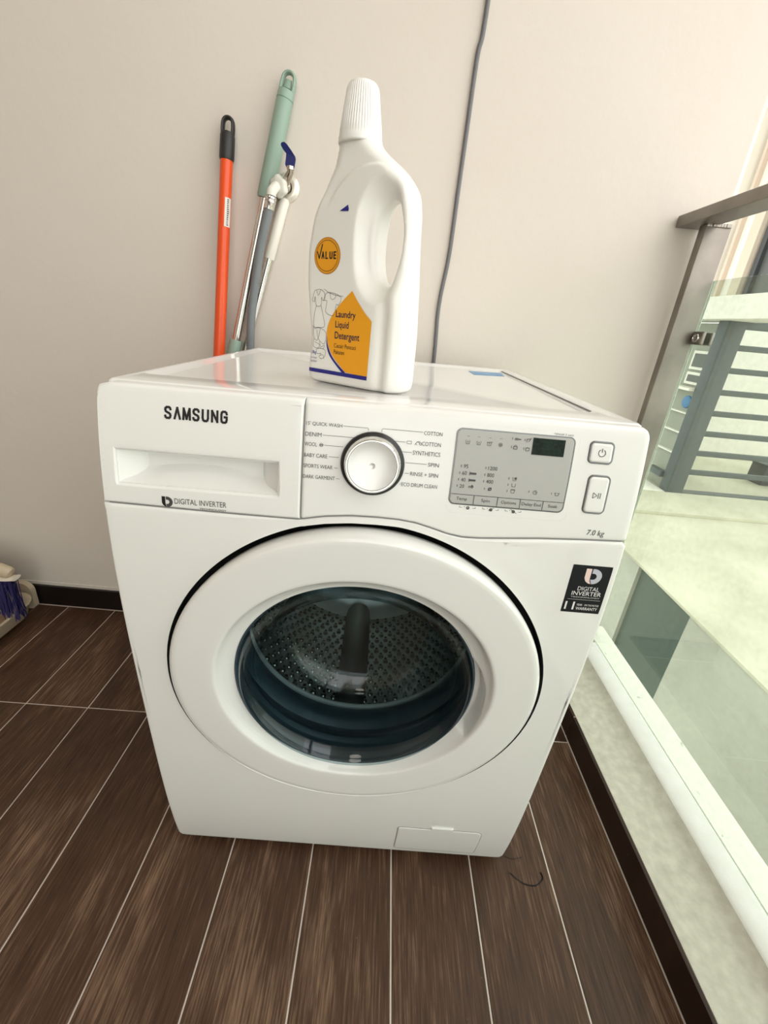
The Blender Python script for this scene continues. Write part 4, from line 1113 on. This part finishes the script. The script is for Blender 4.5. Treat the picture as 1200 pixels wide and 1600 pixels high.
# paper sticker on the pole (curved patch)
side = Vector((0, 1, 0)).cross(d).normalized(); fwd = Vector((0, -1, 0)); fwd = (fwd-d*fwd.dot(d)).normalized()
def polepatch(A, d, s0, s1, r, a0, a1, name, m, parent, n=8):
    side = Vector((1, 0, 0)); fwd = Vector((0, -1, 0)); fwd = (fwd-d*fwd.dot(d)).normalized(); side = d.cross(fwd).normalized()
    if side.x < 0: side = -side
    m_ = MB()
    for i in range(n+1):
        a = a0+(a1-a0)*i/n; o_ = (fwd*math.cos(a)+side*math.sin(a))*r
        m_.v += [tuple(A-d*s0+o_), tuple(A-d*s1+o_)]
    for i in range(n): m_.f.append((2*i, 2*i+1, 2*i+3, 2*i+2))
    return kd(m_, name, m, parent)
pst = polepatch(A, d, .146, .200, .0128, .35, 1.45, 'sticker', M['paper'], ob)
for i in range(9): polepatch(A, d, .150+i*.0053, .1525+i*.0053, .01295, .75, .95, 'sticker_print', M['print'], ob, 2) if i < 0 else None
m_ = MB()
for i in range(14):
    s0 = .1485+i*.0036; a0 = .72; a1 = .72+random.uniform(.18, .35)
    for a, b in ((a0, a1),):
        side = d.cross(fwd).normalized(); side = side if side.x > 0 else -side
        v = [A-d*(s0+q)+(fwd*math.cos(t)+side*math.sin(t))*.01300 for q, t in ((0, a), (.0022, a), (.0022, b), (0, b))]; m_.add(v, [(0, 1, 2, 3)])
kd(m_, 'sticker_print', M['print'], ob, smooth=False)

# green handled mop
A = Vector((-.2300, .5885, 1.3600)); B = Vector((-.3598, .570, .8339)); d = (A-B).normalized()
root = line_pt(A, B, .004)
gm = thing('mop', 'mop with a long sage green grip and chrome pole leaning on the wall', 'mop', root)
P1 = line_pt(A, B, 1.1445)
kd(MB().tube([root, P1], .0100, 24), 'pole', M['chrome'], gm)
L = (A-P1).length
og = looped_grip(A, d, L, .0145, .034, .01, .008, 'grip', M['green'], gm)
o = MB().tube([A-d*.030, A-d*.016], [.0085, .006], 16, squash=.6).build('loop_tongue', M['green'], og)
o = MB().tube([A-d*.0485, A-d*.0495], .0166, 24).build('grip_seam', M['greend'], og)
C0 = line_pt(A, B, .856); C1 = line_pt(A, B, .76)
kd(MB().tube([C1, C0-d*.002, C0], [.0150, .0145, .0135], 24), 'collar', M['green'], gm)
# second pole with white sleeve
A = Vector((-.2440, .595, 1.150)); B = Vector((-.3375, .588, .8366)); d = (A-B).normalized(); root = line_pt(A, B, .004)
sp = thing('mop', 'chrome pole with a white upper sleeve leaning behind the grey hose', 'mop', root)
P1 = line_pt(A, B, 1.033)
kd(MB().tube([root, P1], .0088, 24), 'pole', M['chrome'], sp)
kd(MB().tube([P1, P1+d*.002, A-d*.004, A], [.0102, .0108, .0108, .008], 24), 'sleeve', M['sleeve'], sp)

# wall tap
tp = thing('water_tap', 'steel ball valve tap with blue lever and white hose nut on the wall', 'tap', (-.2425, .608, 1.1725))
TL = Vector(tp.location)
ax = (Vector((-.2725, .545, 1.150))-TL).normalized()
def tube_t(pts, r, name, m, par, n=24, **k):
    o = MB().tube(pts, r, n, **k).build(name, m, par); o.matrix_parent_inverse = Matrix.Translation(-TL); return o
mt = Matrix.Translation(TL-Vector((0, 0, 0))) @ Matrix.Rotation(PI/2, 4, 'X')
es = MB().lathe([(.0275, .0), (.0280, .0008), (.0270, .0035), (.021, .0065), (.0155, .0078), (.0125, .0070)], 48, mt).build('escutcheon', M['plate'], tp); es.matrix_parent_inverse = Matrix.Translation(-TL)
tube_t([TL, TL+Vector((0, -.014, 0)), TL+Vector((-.001, -.022, -.002))], [.0105, .0105, .0115], 'valve_stub', M['valve'], tp)
c = TL+Vector((.000, -.028, -.003))
tube_t([c-ax*.010, c-ax*.006, c, c+ax*.006, c+ax*.010], [.0085, .0125, .0145, .0125, .0095], 'valve_body', M['valve'], tp)
stem = c+Vector((.010, -.003, .008))
tube_t([c, Vector((-.2290, .560, 1.1800)), Vector((-.2222, .552, 1.1875)), Vector((-.2218, .5495, 1.1930))], [.0085, .0075, .0062, .0055], 'valve_stem', M['valve'], tp, 16)
ls = Vector((-.2215, .5490, 1.1925))
tube_t([ls-Vector((0, 0, .003)), ls+Vector((0, 0, .003))], .0075, 'lever_nut', M['valve'], tp, 6)
m_ = MB()
lv = [(-.2348, 1.2308), (-.2310, 1.2312), (-.2265, 1.2285), (-.2185, 1.2200), (-.2115, 1.2115), (-.2106, 1.2070), (-.2128, 1.1960), (-.2150, 1.1915), (-.2215, 1.1895), (-.2298, 1.1938), (-.2316, 1.1978), (-.2298, 1.2095), (-.2290, 1.2150), (-.2348, 1.2205), (-.2386, 1.2262), (-.2378, 1.2295)]
m_.prism(lv, -.0014, .0014)
def lvy(z): return .548-.30*max(0, z-1.212)-.05*(z-1.19)
m_.v = [(x, y+lvy(z), z) for x, y, z in m_.v]
o = m_.build('lever', M['blue'], tp, smooth=False); o.matrix_parent_inverse = Matrix.Translation(-TL)
n0 = c+ax*.010
# scalloped white nut
m_ = MB(); prof = [(0, 0), (.0115, 0), (.0175, .002), (.0192, .006), (.0190, .012), (.0165, .0155), (.0105, .0165), (0, .0165)]
rot = Vector((0, 0, 1)).rotation_difference(ax).to_matrix().to_4x4(); mt = Matrix.Translation(n0-ax*.002) @ rot; nn3 = 48
for r_, h in prof:
    for k_ in range(nn3):
        t = 2*PI*k_/nn3; s_ = 1+.07*math.cos(6*t) if r_ > .014 else 1; m_.v.append(tuple(mt @ Vector((r_*s_*math.cos(t), r_*s_*math.sin(t), h))))
for j in range(len(prof)-1):
    for k_ in range(nn3): m_.f.append((j*nn3+k_, j*nn3+(k_+1) % nn3, (j+1)*nn3+(k_+1) % nn3, (j+1)*nn3+k_))
o = m_.build('hose_nut', M['nut'], tp, angle=60); o.matrix_parent_inverse = Matrix.Translation(-TL)
# hose
n1 = n0+ax*.014
tube_t([n1-ax*.002, n1+ax*.004, Vector((-.2590, .5455, 1.1500)), Vector((-.2600, .5450, 1.1420))], .0098, 'elbow', M['nut'], tp)
n1 = Vector((-.2600, .5450, 1.1420))
hs = thing('water_hose', 'grey rubber water hose hanging from the wall tap down behind the machine', 'hose', n1)
hp = bez([Vector((-.2650, .5455, 1.1210)), Vector((-.2690, .547, 1.106)), Vector((-.2760, .549, 1.085)), Vector((-.2885, .555, 1.045)), Vector((-.2975, .560, 1.005)), Vector((-.3080, .565, .957)), Vector((-.3150, .568, .916)), Vector((-.3190, .569, .874)), Vector((-.3222, .572, .833)), Vector((-.324, .570, .72)), Vector((-.324, .560, .45))], 8)
kd(MB().tube(hp, .0092, 20), 'hose_pipe', M['hose'], hs)
e1 = Vector((-.2655, .5455, 1.1185)); ed = (e1-n1).normalized()
kd(MB().tube([n1+ed*.001, n1+ed*.004, n1+ed*.006, n1+ed*.008, n1+ed*.011, n1+ed*.013, n1+ed*.024], [.0108, .0118, .0108, .0108, .0118, .0108, .0104], 28), 'crimp_collar', M['chrome'], hs)

# wall cable
cp = bez([(.1345, .6035, 2.84), (.1340, .6035, 1.9), (.1328, .6035, 1.49), (.1266, .6035, 1.412), (.1248, .6035, 1.302), (.1232, .6035, 1.193), (.1215, .6035, 1.073), (.1128, .6035, .966), (.1175, .6035, .844), (.119, .6035, .60), (.12, .6035, .09)], 10)
cb_ = MB().tube(cp, .0043, 12).build('wall_cable', M['cable']); tag(cb_, 'thin grey cable running down the back wall behind the machine', 'cable')

# ================================================================ DUSTPAN AND BRUSH (left edge)
dp = thing('dustpan', 'cream plastic dustpan on the floor in the left corner', 'dustpan', (-1.14, .44, 0))
def dk(mb, name, m, **k): return kd(mb, name, m, dp, **k)
ds = MB()
def dring(x0, x1, y0, y1, r, z): return [(x, y, z) for x, y in rrect(x0, x1, y0, y1, r, 6, 4)]
rings = [dring(-1.25, -1.025, .33, .545, (.02, .02, .05, .05), .001), dring(-1.275, -1.003, .315, .560, (.02, .02, .06, .06), .020), dring(-1.285, -.992, .31, .568, (.02, .02, .065, .065), .058), dring(-1.288, -.988, .308, .570, (.02, .02, .065, .065), .064),
         dring(-1.280, -.997, .316, .562, (.02, .02, .06, .06), .0645), dring(-1.275, -1.003, .32, .556, (.02, .02, .055, .055), .058), dring(-1.245, -1.03, .34, .535, (.02, .02, .045, .045), .010)]
n = len(rings[0])
for r_ in rings: ds.v += r_
for j in range(len(rings)-1):
    for k_ in range(n): ds.f.append((j*n+k_, j*n+(k_+1) % n, (j+1)*n+(k_+1) % n, (j+1)*n+k_))
ds.f.append(tuple(range(n))[::-1]); ds.f.append(tuple((len(rings)-1)*n+k_ for k_ in range(n)))
dk(ds, 'tray', M['cream'], angle=50)
dk(MB().box(-1.25, -1.028, .337, .536, .0105, .013, .001), 'tray_floor', M['creamd'])
dk(MB().prism(rrect(-1.30, -1.027, .001, .093, (.002, .012, .030, .02), 8, 2), .574, .590), 'back_hood', M['cream'])
br = thing('broom', 'hand broom with cream head and dark blue bristles standing in the dustpan', 'broom', (-1.13, .485, .06))
hd = MB().tube(bez([(-1.26, .49, .215), (-1.20, .49, .222), (-1.08, .49, .220), (-1.00, .487, .203), (-.978, .486, .194)], 4), [.019]*14+[.018, .016, .009], 20, squash=.8)
kd(hd, 'head', M['cream'], br)
kd(MB().tube(bez([(-1.27, .488, .192), (-1.10, .487, .188), (-1.01, .485, .180), (-.966, .485, .184)], 5), .0055, 12, squash=2.6), 'head_trim', M['creamw'], br)
random.seed(8); m_ = MB()
for i in range(420):
    t = random.random(); x = -1.25+t*.275; y = .485+random.uniform(-.013, .013); l = .12+random.uniform(-.018, .01)
    x2 = x+(t-.4)*.02+random.uniform(-.006, .006); y2 = y+random.uniform(-.016, .012)-.006; w = .0014
    z0 = .186-(.006 if t > .8 else 0); m_.add([(x-w, y, z0), (x+w, y, z0), (x, y+w, z0), (x2-w, y2, z0-l), (x2+w, y2, z0-l), (x2, y2+w, z0-l)], [(0, 1, 4, 3), (1, 2, 5, 4), (2, 0, 3, 5), (3, 4, 5)])
o = kd(m_, 'bristles', M['bristle'], br, smooth=False); o['kind'] = 'stuff'
kd(MB().tube([(-1.15, .490, .225), (-1.17, .598-.012, .9)], .0115, 20), 'handle', M['cream'], br)
